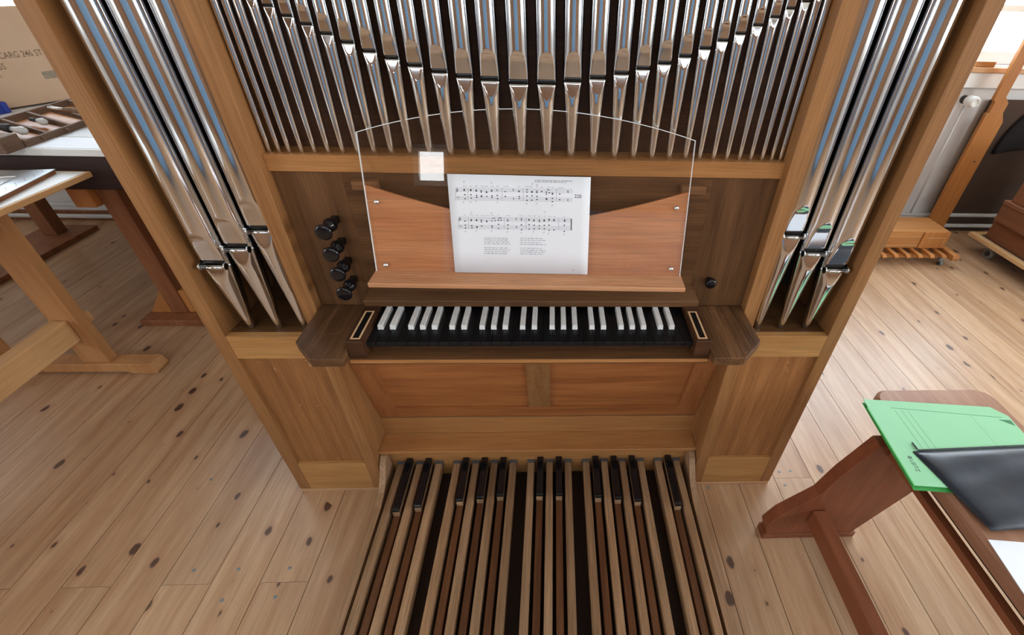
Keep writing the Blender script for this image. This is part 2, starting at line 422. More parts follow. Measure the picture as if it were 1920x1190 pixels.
for wins, y, sgn in (([q_+(ZB0, ZB1) for q_ in WIN_BACK], YB, 1), (WIN_FRONT, YF, -1)):
    for a, b, z0, z1 in wins:
        wi += 1
        t = bpy.data.objects.new('window_%d' % wi, None); COL.objects.link(t); t['kind'] = 'structure'
        t.location = ((a+b)/2, y, z0)
        ya, yb = sorted((sgn*0.08, sgn*0.14)); hw = (b-a)/2; H = z1-z0
        bm = bmesh.new()
        box(bm, -hw, hw, ya, yb, 0, 0.07, 0.004); box(bm, -hw, hw, ya, yb, H-0.07, H, 0.004)
        box(bm, -hw, -hw+0.06, ya, yb, 0.07, H-0.07, 0.004); box(bm, hw-0.06, hw, ya, yb, 0.07, H-0.07, 0.004)
        obj('window_frame', bm, 'white_paint', t)
        nm = 3 if hw > 1.2 else 1 if hw < 0.5 else 2
        for i in range(1, nm):
            xm = -hw+2*hw*i/nm
            obj('mullion', B(xm-0.035, xm+0.035, ya, yb, 0.07, H-0.07, 0.004), 'white_paint', t)
        if sgn > 0: obj('transom', B(-hw+0.06, hw-0.06, ya+0.01, yb-0.01, 0.27, 0.305, 0.004), 'white_paint', t)
        yc = sgn*0.11
        for i in range(nm):
            xa = -hw+2*hw*i/nm+0.035; xb = -hw+2*hw*(i+1)/nm-0.035
            obj('pane', B(xa, xb, yc-0.002, yc+0.002, 0.07, H-0.07), 'window_glass', t)
        if sgn > 0:
            obj('window_sill', B(-hw-0.05, hw+0.05, -0.05, 0.08, -0.032, -0.004, 0.003), 'sill_pine', t)
            obj('sill_apron', B(-hw-0.05, hw+0.05, -0.03, -0.001, -0.118, -0.033, 0.002), 'white_paint', t)
for x, sgn in ((XL, -1), (XR, 1)):
    for a, b in WIN_SIDE[sgn]:
        wi += 1
        t = bpy.data.objects.new('window_%d' % wi, None); COL.objects.link(t); t['kind'] = 'structure'
        t.location = (x, (a+b)/2, ZS0)
        xa, xb = sorted((sgn*0.08, sgn*0.14)); hw = (b-a)/2; H = ZS1-ZS0
        bm = bmesh.new()
        box(bm, xa, xb, -hw, hw, 0, 0.07, 0.004); box(bm, xa, xb, -hw, hw, H-0.07, H, 0.004)
        box(bm, xa, xb, -hw, -hw+0.06, 0.07, H-0.07, 0.004); box(bm, xa, xb, hw-0.06, hw, 0.07, H-0.07, 0.004)
        obj('window_frame', bm, 'white_paint', t)
        obj('mullion', B(xa, xb, -0.035, 0.035, 0.07, H-0.07, 0.004), 'white_paint', t)
        for c0, c1 in ((-hw+0.06, -0.035), (0.035, hw-0.06)):
            obj('pane', B(sgn*0.11-0.002, sgn*0.11+0.002, c0, c1, 0.07, H-0.07), 'window_glass', t)
for nm_, z, ys in (('lower', 0.052, 2.07), ('upper', 0.134, 2.07)):
    bm = bmesh.new(); tube(bm, (XL+0.05, ys, z), (XR-0.05, ys, z), 0.013, seg=14)
    for x in (-3.4, -2.2, 1.8, 4.1): box(bm, x-0.01, x+0.01, ys, YB, z-0.006, z+0.006)
    tag(obj('heating_pipe', bm, 'pipe_paint'), 'grey painted %s heating pipe running along the back wall near the floor' % nm_, 'pipe')
t = thing('radiator_valve', 'white round thermostat valve with thin grey riser on the wall beside the leaning plank', 'valve', (2.63, 2.07, 0.134))
obj('riser', tube(bmesh.new(), (0, 0, 0.012), (0.0, 0, 0.74), 0.0065, seg=10), 'pipe_paint', t)
obj('collar', tube(bmesh.new(), (-0.012, 0.02, 0.765), (-0.012, -0.012, 0.765), 0.024, seg=16), 'rubber_dark', t)
bm = bmesh.new(); lathe(bm, [(0.0, 0), (0.027, 0.002), (0.033, 0.012), (0.033, 0.055), (0.029, 0.068), (0.018, 0.072), (0.018, 0.068), (0, 0.068)], Matrix.Translation((-0.010, -0.0122, 0.765)) @ Matrix.Rotation(pi/2, 4, 'X'), 20)
obj('valve_head', bm, 'valve_white', t)

# ------------------------------------------------------------------ organ case
org = thing('pipe_organ', 'oak pipe organ case with console, two side towers and central pipe field', 'organ')
WO, TH, SI, SO, TOP = 0.827, 0.0355, 0.5385, 0.5744, 2.25
for s in (-1, 1):
    a, b = sorted((s*WO, s*(WO-TH)))
    obj('post', B(a, b, 0.0, 0.09, 0.012, TOP, 0.0012), 'oak_v', org)
    obj('side_panel', B(a+0.004, b-0.004, 0.09, 0.80, 0.012, TOP), 'oak_v', org)
    a, b = sorted((s*SO, s*SI))
    obj('stile', B(a, b, 0.0, 0.165, 0.012, TOP, 0.0012), 'oak_v', org)
    xa, xb = sorted((s*SO, s*(WO-TH)))
    obj('tower_rail', B(xa, xb, 0.0, 0.0205, 0.615, 0.69, 0.0008), 'oak_pale_h', org)
    obj('tower_platform', B(xa, xb, 0.0208, 0.26, 0.655, 0.6895), 'smoked_h', org)
    obj('tower_back', B(xa, xb, 0.26, 0.275, 0.655, TOP), 'dark_interior', org)
    obj('lower_panel', B(xa, xb, 0.012, 0.024, 0.145, 0.617), 'oak_panel_v', org)
    obj('plinth_rail', B(xa, xb, 0.0, 0.0245, 0.012, 0.1505, 0.0008), 'oak_pale_h', org)
    a, b = sorted((s*(WO-0.004), s*(SI+0.002)))
    obj('base_strip', B(a, b, -0.003, 0.78, 0.0, 0.012, 0.001), 'sill_pine', org)
obj('top_board', B(-WO-0.02, WO+0.02, -0.02, 0.82, TOP, TOP+0.03, 0.003), 'oak_h', org)
obj('case_back', B(-WO+TH, WO-TH, 0.78, 0.795, 0.012, TOP), 'dark_interior', org)
# middle: pipe rail, back board, name panel, stop panels
obj('pipe_rail', B(-SI, SI, 0.020, 0.078, 1.113, 1.147, 0.0008), 'oak_h', org)
obj('field_back_panel', B(-SI, SI, 0.078, 0.090, 1.10, TOP), 'smoked_dark_h', org)
obj('stop_panel', B(-SI, -0.3975, 0.028, 0.045, 0.772, 1.113), 'smoked_v', org)
obj('stop_panel', B(0.3935, SI, 0.028, 0.045, 0.772, 1.113), 'smoked_v', org)
obj('name_panel', B(-0.397, 0.393, 0.0275, 0.045, 0.79, 1.113), 'smoked_h', org)
obj('support_batten', B(-0.3745, -0.322, 0.010, 0.0275, 1.078, 1.097, 0.001), 'support_brown', org)
obj('support_batten', B(0.322, 0.3755, 0.010, 0.0275, 1.078, 1.097, 0.001), 'support_brown', org)
bm = bmesh.new()
q = [bm.verts.new(p) for p in ((-0.3995, 0.0275, 0.836), (0.3955, 0.0275, 0.836), (0.409, -0.012, 0.811), (-0.413, -0.012, 0.811),
                               (-0.3995, 0.0275, 0.7945), (0.3955, 0.0275, 0.7945), (0.409, -0.012, 0.7945), (-0.413, -0.012, 0.7945))]
for f in ((0, 1, 2, 3), (7, 6, 5, 4), (3, 2, 6, 7), (0, 3, 7, 4), (2, 1, 5, 6), (1, 0, 4, 5)): bm.faces.new([q[i] for i in f])
bmesh.ops.recalc_face_normals(bm, faces=bm.faces[:])
bmesh.ops.bevel(bm, geom=bm.edges[:], offset=0.0012, segments=1, affect='EDGES')
obj('key_cover', bm, 'smoked_h', org)
# desk side pieces
for s in (-1, 1):
    pts = [(s*SI, 0.0275), (s*SI, -0.117), (s*0.482, -0.177), (s*0.4115-0.002, -0.177), (s*0.4115-0.002, 0.0275)]
    bm = prism(pts, 0.749, 0.772, 'z')
    es = [e for e in bm.edges if all(abs(v.co.y+0.177) < 1e-5 and abs(abs(v.co.x)-0.4115) < 0.004 for v in e.verts)]
    bmesh.ops.bevel(bm, geom=bm.edges[:], offset=0.0012, segments=1, affect='EDGES')
    obj('desk_board', bm, 'smoked_y', org)
obj('key_bed', B(-0.414, 0.410, -0.153, 0.0275, 0.734, 0.749, 0.001), 'smoked_h', org)
for a, b in ((-SI, -0.4142), (0.4102, SI)): obj('desk_bearer', B(a, b, -0.085, 0.0275, 0.734, 0.7488, 0.001), 'smoked_h', org)
obj('key_bed_edge', B(-0.41, 0.406, -0.1565, -0.153, 0.7405, 0.7492, 0.0006), 'oak_h', org)
# manual
kb = obj('keyboard', B(-0.373, 0.369, -0.118, 0.022, 0.7495, 0.7665), 'smoked_dark_h', org)
WN, KX = 0.0235, -0.378
bm = bmesh.new(); box(bm, 0.0004, WN-0.0004, -0.1298, 0.0, 0.7675, 0.780, 0.0006)
me_nat = bpy.data.meshes.new('natural_key'); bm.to_mesh(me_nat); bm.free(); me_nat.materials.append(MATS['ebony'])
for i in range(32):
    o = obj('natural_key', me_nat, None, kb); o.location = (KX+i*WN, 0, 0)
bm = prism([(-0.0066, 0.7803), (0.0066, 0.7803), (0.0056, 0.7925), (-0.0056, 0.7925)], -0.0845, -0.003, 'y')
for v in bm.verts:
    if v.co.y < -0.08 and v.co.z > 0.79: v.co.y += 0.0016
bmesh.ops.bevel(bm, geom=bm.edges[:], offset=0.0005, segments=1, affect='EDGES')
me_sh = bpy.data.meshes.new('sharp_key'); bm.to_mesh(me_sh); bm.free(); me_sh.materials.append(MATS['bone'])
for oc in range(5):
    for off in (0.94, 2.12, 3.91, 5.06, 6.21):
        if oc == 4 and off > 3: break
        o = obj('sharp_key', me_sh, None, kb); o.location = (KX+(oc*7+off)*WN, 0, 0)
for s in (-1, 1):
    a, b = sorted((-0.002+s*0.3735, -0.002+s*0.4105))
    ck = obj('key_cheek', B(a, b, -0.1475, 0.0, 0.7492, 0.797, 0.0012), 'smoked_dark_h', org)
    a, b = sorted((-0.002+s*0.3792, -0.002+s*0.4013))
    bm = bmesh.new(); y0, y1 = -0.139, -0.0335; g = 0.0042
    box(bm, a, b, y0, y0+g, 0.7965, 0.7975); box(bm, a, b, y1-g, y1, 0.7965, 0.7975)
    box(bm, a, a+g, y0+g, y1-g, 0.7965, 0.7975); box(bm, b-g, b, y0+g, y1-g, 0.7965, 0.7975)
    obj('inlay_border', bm, 'inlay_pale', ck)
    obj('inlay', B(a+g, b-g, y0+g, y1-g, 0.7965, 0.7974), 'black_inlay', ck)
# stop knobs, axis towards the player
for z in (1.006, 0.953, 0.9026, 0.851):
    M = Matrix.Translation((-0.436, 0.028, z)) @ Matrix.Rotation(pi/2, 4, 'X')
    bm = bmesh.new(); lathe(bm, [(0, 0.072), (0.013, 0.0725), (0.0165, 0.071), (0.0178, 0.068), (0.0165, 0.064), (0.009, 0.059), (0.006, 0.053), (0.0065, 0.047), (0.012, 0.042), (0.0148, 0.034), (0.0148, 0.029), (0.012, 0.021), (0.007, 0.017), (0, 0.016)], M, 28)
    kn = obj('stop_knob', bm, 'black_gloss', org)
    obj('shank', B(-0.436-0.0075, -0.436+0.0075, 0.006, 0.0282, z-0.0075, z+0.0075, 0.0006), 'black_inlay', kn)
M = Matrix.Translation((0.436, 0.0278, 0.852)) @ Matrix.Rotation(pi/2, 4, 'X')
bm = bmesh.new(); lathe(bm, [(0, 0.026), (0.009, 0.0255), (0.0128, 0.023), (0.0142, 0.018), (0.013, 0.012), (0.008, 0.006), (0.008, 0.0), (0, 0)], M, 28)
obj('stop_knob', bm, 'black_gloss', org)
# knee recess: leaning back board with frame and two panels
z0, z1 = 0.245, 0.735
def yk(z): return 0.1125-(z-0.249)*0.2030
def leaning(bm, xa, xb, za, zb, off, th):
    pts = [(yk(za)+off, za), (yk(zb)+off, zb), (yk(zb)+off+th, zb), (yk(za)+off+th, za)]
    return prism(pts, xa, xb, 'x', bm)
kp = obj('knee_board', leaning(None, -SI, SI, z0, z1, 0.012, 0.008), 'oak_panel_h', org)
obj('knee_panel', leaning(None, -0.474, -0.032, 0.30, z1, 0.0085, 0.0035), 'oak_panel_h', kp)
obj('knee_panel', leaning(None, 0.032, 0.468, 0.30, z1, 0.0085, 0.0035), 'oak_panel_h', kp)
obj('knee_stile', leaning(None, -SI+0.001, -0.4735, z0+0.004, z1, 0, 0.012), 'oak_red_v', kp)
obj('knee_stile', leaning(None, 0.4675, SI-0.001, z0+0.004, z1, 0, 0.012), 'oak_red_v', kp)
obj('knee_stile', leaning(None, -0.0365, 0.0355, 0.305, z1, 0, 0.012), 'oak_v', kp)
obj('knee_rail', leaning(None, -0.4735, 0.4675, z0+0.004, 0.3045, 0, 0.012), 'oak_panel_h', kp)
obj('toe_riser', B(-SI, SI, 0.1105, 0.125, 0.150, 0.2425, 0.0008), 'oak_h', org)
obj('toe_ledge', B(-SI, SI, 0.031, 0.1105, 0.152, 0.1655, 0.0016), 'oak_h', org)
obj('kick_board', B(-SI, SI, 0.056, 0.072, 0.0, 0.152), 'oak_h', org)

# ------------------------------------------------------------------ organ pipes
def pipe_mesh(r, rt_, zf, zm, ztop, mw=0.80, beard=False):
    """tin pipe about local z=0 foot tip: conical foot to zm, flattened lips, cylindrical body"""
    th = math.asin(mw)
    c_flat = 0.56
    th = math.acos(c_flat)
    NA = 40
    front = [-th+2*th*i/12 for i in range(13)]
    back = [th+(2*pi-2*th)*i/(NA-13+1) for i in range(1, NA-13+1)]
    ang = front+back
    wq = 2*r*mw
    cut = wq*0.27
    def ring(bm, z, rad, cf):
        out = []
        for a in ang:
            x, y = rad*sin(a), -rad*cos(a)
            if y < -rad*cf: y = -rad*cf
            out.append(bm.verts.new((x, y, z)))
        return out
    def skin(bm, A, C, skip=False):
        n = len(ang)
        for i in range(n):
            if skip and i < 12: continue
            f = bm.faces.new((A[i], A[(i+1) % n], C[(i+1) % n], C[i])); f.smooth = True
    # foot
    bm = bmesh.new()
    prev = ring(bm, 0, rt_*0.8, 1.0); bm.faces.new(prev[::-1])
    zs = [(0.003, rt_, 1.0)]
    lip = min(zm*0.5, wq*0.95)
    for k in range(1, 8):
        f = k/8; z = f*(zm-lip); zs.append((z, rt_+(r-rt_)*z/zm, 1.0))
    for k in range(0, 9):
        f = k/8; z = zm-lip+f*lip
        s_ = f
        zs.append((z, rt_+(r-rt_)*z/zm, 1-(1-c_flat)*s_))
    last = 0
    for z, rad, cf in zs:
        if z <= last: continue
        cur = ring(bm, z, rad, cf); skin(bm, prev, cur); prev = cur; last = z
    bm.faces.new(prev)
    foot = bm
    # body
    bm = bmesh.new()
    A = ring(bm, zm+0.0004, r, c_flat)
    rows = [(zm+cut, c_flat)]
    up_h = wq*1.40
    c_top = 0.78
    for k in range(1, 5): rows.append((zm+cut+up_h*0.80*k/4, c_flat+(c_top-c_flat)*k/4))
    for k in range(1, 8):
        f = k/7; rows.append((zm+cut+up_h*0.80+up_h*0.30*f, c_top+(1-c_top)*(1-(1-f)**1.7)))
    rows.append((ztop, 1.0))
    prev = A
    for i, (z, cf) in enumerate(rows):
        cur = ring(bm, z, r, cf); skin(bm, prev, cur, skip=(i == 0)); prev = cur
    lg = bmesh.new()
    la = ring(lg, zm+0.0006, r*0.95, c_flat-0.03); lb = ring(lg, zm+cut*1.15, r*0.95, c_flat-0.03)
    skin(lg, la, lb); lg.faces.new(la[::-1]); lg.faces.new(lb)
    br = None
    if beard:
        br = bmesh.new()
        yb_ = -r*c_flat-r*0.20
        tube(br, (-r*mw*1.0, yb_, zm-cut*0.15), (r*mw*1.0, yb_, zm-cut*0.15), r*0.135, seg=16)
        ears = []
        for s in (-1, 1):
            ears.append(bmesh.new()); tube(ears[-1], (s*r*mw*1.0, yb_+r*0.03, zm+cut*0.05), (s*r*(mw+0.13), yb_+r*0.03, zm+cut*0.05), r*0.25, seg=18)
        br = (br, ears)
    return foot, bm, br, lg
def organ_pipe(x, y, z, r, rt_, zm, ztop, label, group, beard=False):
    t = thing('organ_pipe', label, 'organ pipe', (x, y, z), 0, group)
    ft, bd, br, lg = pipe_mesh(r, rt_, z, zm-z, ztop-z, beard=beard)
    obj('pipe_foot', ft, 'tin', t)
    obj('pipe_body', bd, 'tin', t)
    obj('mouth_shade_plug', lg, 'black_inlay', t)  # black plug behind the opening, painting the shade inside the mouth
    if br:
        obj('roller_beard', br[0], 'tin', t); [obj('beard_ear', e_, 'tin', t) for e_ in br[1]]
    return t
FX = [-0.5339, -0.5132, -0.4908, -0.4660, -0.4403, -0.4129, -0.3839, -0.3538, -0.3207, -0.2857, -0.2481, -0.2082, -0.1653, -0.1206, -0.0734, -0.0200,
      0.0327, 0.0824, 0.1293, 0.1737, 0.2138, 0.2528, 0.2898, 0.3246, 0.3549, 0.3850, 0.4137, 0.4411, 0.4657, 0.4903, 0.5123, 0.5324]
FX[0] = -0.5300; FX[1] = -0.5110; FX[31] = 0.5300; FX[30] = 0.5115
MZ = [1.4430, 1.4310, 1.4190, 1.4065, 1.3942, 1.3805, 1.3691, 1.3556, 1.3435, 1.3306, 1.3208, 1.3098, 1.3006, 1.2933, 1.2893, 1.2848,
      1.2854, 1.2907, 1.2964, 1.3055, 1.3146, 1.3243, 1.3365, 1.3502, 1.3635, 1.3750, 1.3885, 1.4016, 1.4151, 1.4263, 1.4390, 1.4510]
for i in range(32):
    pl = FX[i]-FX[i-1] if i else 0.019
    pr_ = FX[i+1]-FX[i] if i < 31 else 0.0185
    r = 0.385*min((pl+pr_)/2, 0.054)
    if i in (0, 31): r = 0.0075
    side = ('%s central-field tin pipe counted from the left stile' % ORD[i]) if i < 16 else ('%s central-field tin pipe counted from the right stile' % ORD[31-i])
    organ_pipe(FX[i], 0.0365 if r < 0.017 else 0.0385, 1.147, r, max(0.0045, r*0.44), MZ[i]-0.001, 1.62+0.38*(1-abs(i-15.5)/15.5), side, 'central field pipes')
NM = {0.6075: 'innermost', 0.6740: 'middle', 0.7447: 'outermost'}
for s, sd in ((-1, 'left'), (1, 'right')):
    for x, r, zm in ((0.6075, 0.0290, 0.977), (0.6740, 0.0305, 0.932), (0.7447, 0.0325, 0.8875)):
        organ_pipe(s*x, 0.040, 0.690, r, 0.0085, zm, 2.05+x*0.2, '%s thick tin pipe with roller beard in the %s tower' % (NM[x], sd), '%s tower pipes' % sd, beard=True)

# ------------------------------------------------------------------ music stand with sheet
LEAN = radians(14.8)
st = thing('music_stand', 'clear acrylic music stand with reddish wooden back board and ledge above the keyboard', 'music stand', (-0.0070, -0.0560, 0.9175), radians(-1.2))
A2 = 0.3385
Ml = Matrix.Rotation(-LEAN, 4, 'X')          # stand plane: local z runs up the sheet, leaning back
def lean(bm):
    bmesh.ops.transform(bm, matrix=Ml, verts=bm.verts[:]); return bm
arc = [(-A2+2*A2*i/28, 0.2845+0.050*(1-((i-14)/14)**2)) for i in range(29)]
outl = [(-A2, 0.0), (A2, 0.0)]+arc[::-1]
obj('acrylic_sheet', lean(prism(outl, 0.0, 0.004, 'y')), 'acrylic', st)
bm = bmesh.new()
ring_ = [(A2, 0.0)]+arc[::-1]+[(-A2, 0.0)]
for (xa, za), (xb, zb) in zip(ring_, ring_[1:]):
    d = Vector((xb-xa, zb-za)).normalized(); nx, nz_ = d.y, -d.x
    nx, nz_ = -nx, -nz_
    e0 = [bm.verts.new((xa, -0.0002, za)), bm.verts.new((xb, -0.0002, zb)), bm.verts.new((xb-nx*-0.0012, -0.0002, zb-nz_*-0.0012)), bm.verts.new((xa-nx*-0.0012, -0.0002, za-nz_*-0.0012))]
    e1 = [bm.verts.new(v.co+Vector((0, 0.0044, 0))) for v in e0]
    bm.faces.new(e0); bm.faces.new(e1[::-1])
    for i in range(4): bm.faces.new((e0[i], e0[(i+1) % 4], e1[(i+1) % 4], e1[i]))
bmesh.ops.recalc_face_normals(bm, faces=bm.faces[:])
obj('edge_glint_strip', lean(bm), 'edge_glint', st)  # pale colour stands in for light caught along the clear edge
wb_ = [(-A2+2*A2*i/24, 0.113+0.071*abs((i-12)/12)**1.5) for i in range(25)]
obj('back_board', lean(prism([(-A2, -0.004), (A2, -0.004)]+wb_[::-1], 0.0046, 0.014, 'y')), 'stand_wood', st)
prof = [(0.016, -0.012), (-0.047, -0.012), (-0.050, -0.009), (-0.050, -0.002), (-0.048, 0.0)]
for k in range(6):
    y = -0.044+k*0.0072
    prof += [(y, 0.0), (y+0.0005, -0.0022), (y+0.0022, -0.0022), (y+0.0027, 0.0)]
prof += [(0.016, 0.0)]
obj('ledge', prism(prof, -A2-0.002, A2+0.002, 'x'), 'ledge_wood', st)
for x, v in ((-0.317, 0.150), (-0.316, 0.014), (0.314, 0.150), (0.316, 0.016)):
    M = Ml @ Matrix.Translation((x, -0.0001, v)) @ Matrix.Rotation(pi/2, 4, 'X')
    bm = bmesh.new(); lathe(bm, [(0.0052, 0), (0.0046, 0.0018), (0.0025, 0.003), (0, 0.0032)], M, 16)
    obj('screw', bm, 'steel', st)
PU0, PUW, PH = -0.165, 0.294, 0.2085
sh = thing('sheet_music', 'white landscape page of printed hymn music numbered 220 on the acrylic stand', 'sheet music', (-0.0070, -0.0560, 0.9175), radians(-1.2))
bm = bmesh.new()
NXP = 16
gv = [[bm.verts.new((PU0+PUW*i/NXP, -0.0016-0.0022*(0.5+0.5*sin(i*0.55+1.0))*(j/4), PH*j/4+0.001)) for i in range(NXP+1)] for j in range(5)]
for j in range(4):
    for i in range(NXP):
        f = bm.faces.new((gv[j][i], gv[j][i+1], gv[j+1][i+1], gv[j+1][i])); f.smooth = True
r_ = bmesh.ops.extrude_face_region(bm, geom=bm.faces[:])
for v in [g for g in r_['geom'] if isinstance(g, bmesh.types.BMVert)]: v.co.y += 0.0007
bmesh.ops.recalc_face_normals(bm, faces=bm.faces[:])
obj('page', lean(bm), 'paper_white', sh)
# the print: coordinates read off the photographed page, mapped to the page
CL, CR, CT, CB = (8, 100), (1583, 1547), (42, 72), (1106, 1113)
def pg(x, y):
    v = (y-57)/(1110-57)
    xl = CL[0]+(CL[1]-CL[0])*v; xr = CR[0]+(CR[1]-CR[0])*v
    u = (x-xl)/(xr-xl)
    v = (y-(CT[0]+(CT[1]-CT[0])*u))/((CB[0]+(CB[1]-CB[0])*u)-(CT[0]+(CT[1]-CT[0])*u))
    return PU0+PUW*u, PH*(1-v)+0.001
YP = -0.0016
def page_y(u, z):
    i = (u-PU0)/PUW*NXP
    return -0.0016-0.0022*(0.5+0.5*sin(i*0.55+1.0))*(z/PH)-0.0003
def quadp(bm, pts):
    vs_ = []
    for x, y in pts:
        u, z = pg(x, y); vs_.append(bm.verts.new((u, page_y(u, z), z)))
    bm.faces.new(vs_)
def strip(bm, x0, y0, x1, y1, wd):
    n = max(1, int(abs(x1-x0)/90))
    d = Vector((x1-x0, y1-y0)); nn = Vector((-d.y, d.x)).normalized()*wd/2
    for k in range(n):
        a = Vector((x0, y0))+d*k/n; b = Vector((x0, y0))+d*(k+1)/n
        quadp(bm, [a+nn, b+nn, b-nn, a-nn])
def head(bm, x, y, r=9):
    quadp(bm, [(x+r*1.25*cos(k*pi/4+0.2), y+r*0.85*sin(k*pi/4+0.2)) for k in range(8)])
inkb, soft = bmesh.new(), bmesh.new()
for (x0, x1, yt, dy) in ((105, 1380, 180, 12), (135, 1368, 485, 12)):
    for st_ in (0, 90 if yt < 300 else 88):
        for k in range(4): strip(soft, x0, yt+st_+k*12, x1, yt+st_+k*12+ (12 if yt < 300 else 8), 2.2)
for xs, yt, yb_ in (((100, 237, 608, 840, 1205), 180, 312), ((132, 243, 632, 870, 1230), 485, 612)):
    for x in xs: strip(soft, x, yt, x, yb_, 3)
strip(inkb, 1368, 497, 1368, 620, 11)
h1 = [(195, 196), (195, 208), (202, 252), (205, 293), (266, 200), (266, 208), (268, 252), (271, 286), (325, 205), (325, 214), (330, 258), (330, 279), (380, 210), (380, 224), (383, 262), (383, 272), (436, 219), (438, 228), (440, 270), (492, 206), (494, 214), (498, 262), (498, 282), (552, 206), (555, 258), (558, 292), (640, 220), (642, 268), (792, 212), (792, 220), (795, 268), (795, 289), (880, 198), (880, 223), (880, 263), (880, 307), (935, 216), (935, 226), (935, 261), (933, 305), (988, 212), (988, 226), (990, 266), (990, 299), (1042, 216), (1094, 222), (1094, 241), (1095, 288), (1095, 296), (1126, 228), (1160, 234), (1160, 242), (1160, 285), (1160, 318), (1240, 240), (1240, 299)]
h2 = [(205, 528), (208, 572), (210, 604), (272, 512), (272, 525), (278, 577), (280, 600), (330, 514), (330, 524), (335, 588), (335, 596), (382, 518), (382, 535), (386, 582), (440, 525), (441, 534), (495, 525), (498, 578), (500, 596), (532, 524), (567, 518), (570, 562), (570, 604), (598, 517), (670, 512), (670, 526), (672, 567), (672, 609), (820, 500), (820, 515), (820, 566), (822, 619), (903, 506), (903, 515), (905, 563), (905, 611), (958, 512), (958, 524), (960, 568), (960, 608), (1016, 513), (1016, 528), (1016, 573), (1016, 603), (1070, 512), (1070, 522), (1072, 569), (1072, 606), (1124, 505), (1124, 514), (1124, 566), (1124, 620), (1178, 507), (1178, 518), (1178, 617), (1295, 510), (1295, 523), (1292, 567), (1292, 632)]
for x, y in h1+h2: head(inkb, x, y, 7.5)
for x, y0, y1 in ((729, 190, 214), (733, 280, 302), (1330, 205, 228), (1330, 292, 312), (761, 494, 515), (766, 580, 602)): strip(inkb, x, y0, x, y1, 8)
strip(inkb, 1100, 194, 1128, 202, 7); strip(inkb, 497, 498, 536, 497, 7); strip(inkb, 566, 497, 604, 490, 7)
for x, y in ((118, 206), (148, 508)):                      # treble clefs
    for k in range(10):
        a, b = k*0.63, (k+1)*0.63
        strip(inkb, x+11*cos(a)*(1-k*0.06), y+14*sin(a), x+11*cos(b)*(1-k*0.06), y+14*sin(b), 4)
    strip(inkb, x+3, y-28, x-3, y+24, 3.5)
for x, y in ((125, 286), (155, 588)):                      # bass clefs
    for k in range(6):
        a, b = -2.6+k*0.6, -2.6+(k+1)*0.6
        strip(inkb, x+11*cos(a), y+11*sin(a), x+11*cos(b), y+11*sin(b), 4)
random.seed(11)
for x, y in ((190, 120), (490, 130), (938, 140), (990, 150), (270, 445), (488, 445), (1073, 430), (185, 330), (262, 328), (322, 320), (556, 328), (875, 342), (988, 340), (1156, 358), (208, 640), (328, 632), (493, 634), (664, 642), (818, 650), (950, 640), (1066, 645), (1118, 658), (1288, 664)):
    strip(soft, x-8, y+10, x+4, y-10, 3); strip(soft, x+4, y-10, x+9, y+6, 3)
def words(x0, x1, y, dy, seed):
    random.seed(seed); x = x0
    while x < x1-10:
        wd = random.uniform(18, 46); e_ = min(x+wd, x1)
        q_ = x
        while q_ < e_-3:
            hgt = random.choice((9, 9, 11, 14)); lw = random.uniform(4, 7)
            strip(soft, q_, y+dy*(q_-x0)/(x1-x0), min(q_+lw, e_), y+dy*(q_-x0)/(x1-x0), hgt*0.75)
            q_ += lw+2.2
        x = e_+9
sd_ = 1
for x0, ys_ in ((415, (711, 731, 753, 775, 818, 839, 861, 883)), (808, (711, 732, 757, 778, 820, 842, 863, 884))):
    for y in ys_:
        words(x0, x0+random.uniform(225, 290), y, 3, sd_); sd_ += 1
words(965, 1378, 103, 8, 90); words(965, 1305, 117, 6, 91); words(1380, 1405, 1066, 0, 92)
obj('printed_notes', lean(inkb), 'ink', sh)['kind'] = 'stuff'
obj('printed_staves_and_verses', lean(soft), 'ink_soft', sh)['kind'] = 'stuff'
def letter(s, x, y, hgt, mat, wd=None):
    me = textmesh(s, 1.0, mat)
    xs = [v.co.x for v in me.vertices]; ysv = [v.co.y for v in me.vertices]
    k = PH/1055*hgt/0.70
    kw = k if wd is None else (PUW/1480*wd)/max(1e-6, max(xs)-min(xs))
    u0, zz = pg(x, y)
    for v in me.vertices:
        u = u0+(v.co.x-min(xs))*kw; z = zz+v.co.y*k
        v.co = Ml @ Vector((u, page_y(u, z), z))
    return obj('printed_text', me, mat, sh)
letter('220', 1403, 280, 36, 'ink', 72)
for s, x, y, wd in (('Das', 182, 168, 33), ('ist', 256, 168, 24), ('der', 312, 168, 28), ('Tag,', 370, 168, 38), ('den', 422, 168, 30), ('Gott', 480, 168, 38), ('ge', 548, 168, 18), ('macht,', 618, 170, 62), ('der', 780, 171, 28), ('Freud', 860, 172, 55), ('in', 928, 173, 16), ('al', 982, 174, 16), ('le', 1036, 175, 18), ('Welt', 1098, 177, 40), ('ge', 1155, 178, 18), ('bracht.', 1222, 183, 62),
                    ('Es', 193, 471, 22), ('freu', 254, 471, 38), ('sich,', 314, 471, 42), ('was', 374, 471, 34), ('sich', 424, 471, 38), ('freu', 486, 472, 36), ('en', 558, 472, 18), ('kann,', 656, 472, 48), ('denn', 795, 473, 44), ('Wun', 888, 474, 40), ('der', 950, 474, 30), ('hat', 1004, 475, 26), ('der', 1062, 476, 28), ('Herr', 1112, 477, 42), ('ge', 1174, 478, 20), ('tan.', 1280, 483, 28)):
    letter(s, x, y, 11, 'ink_soft', wd)

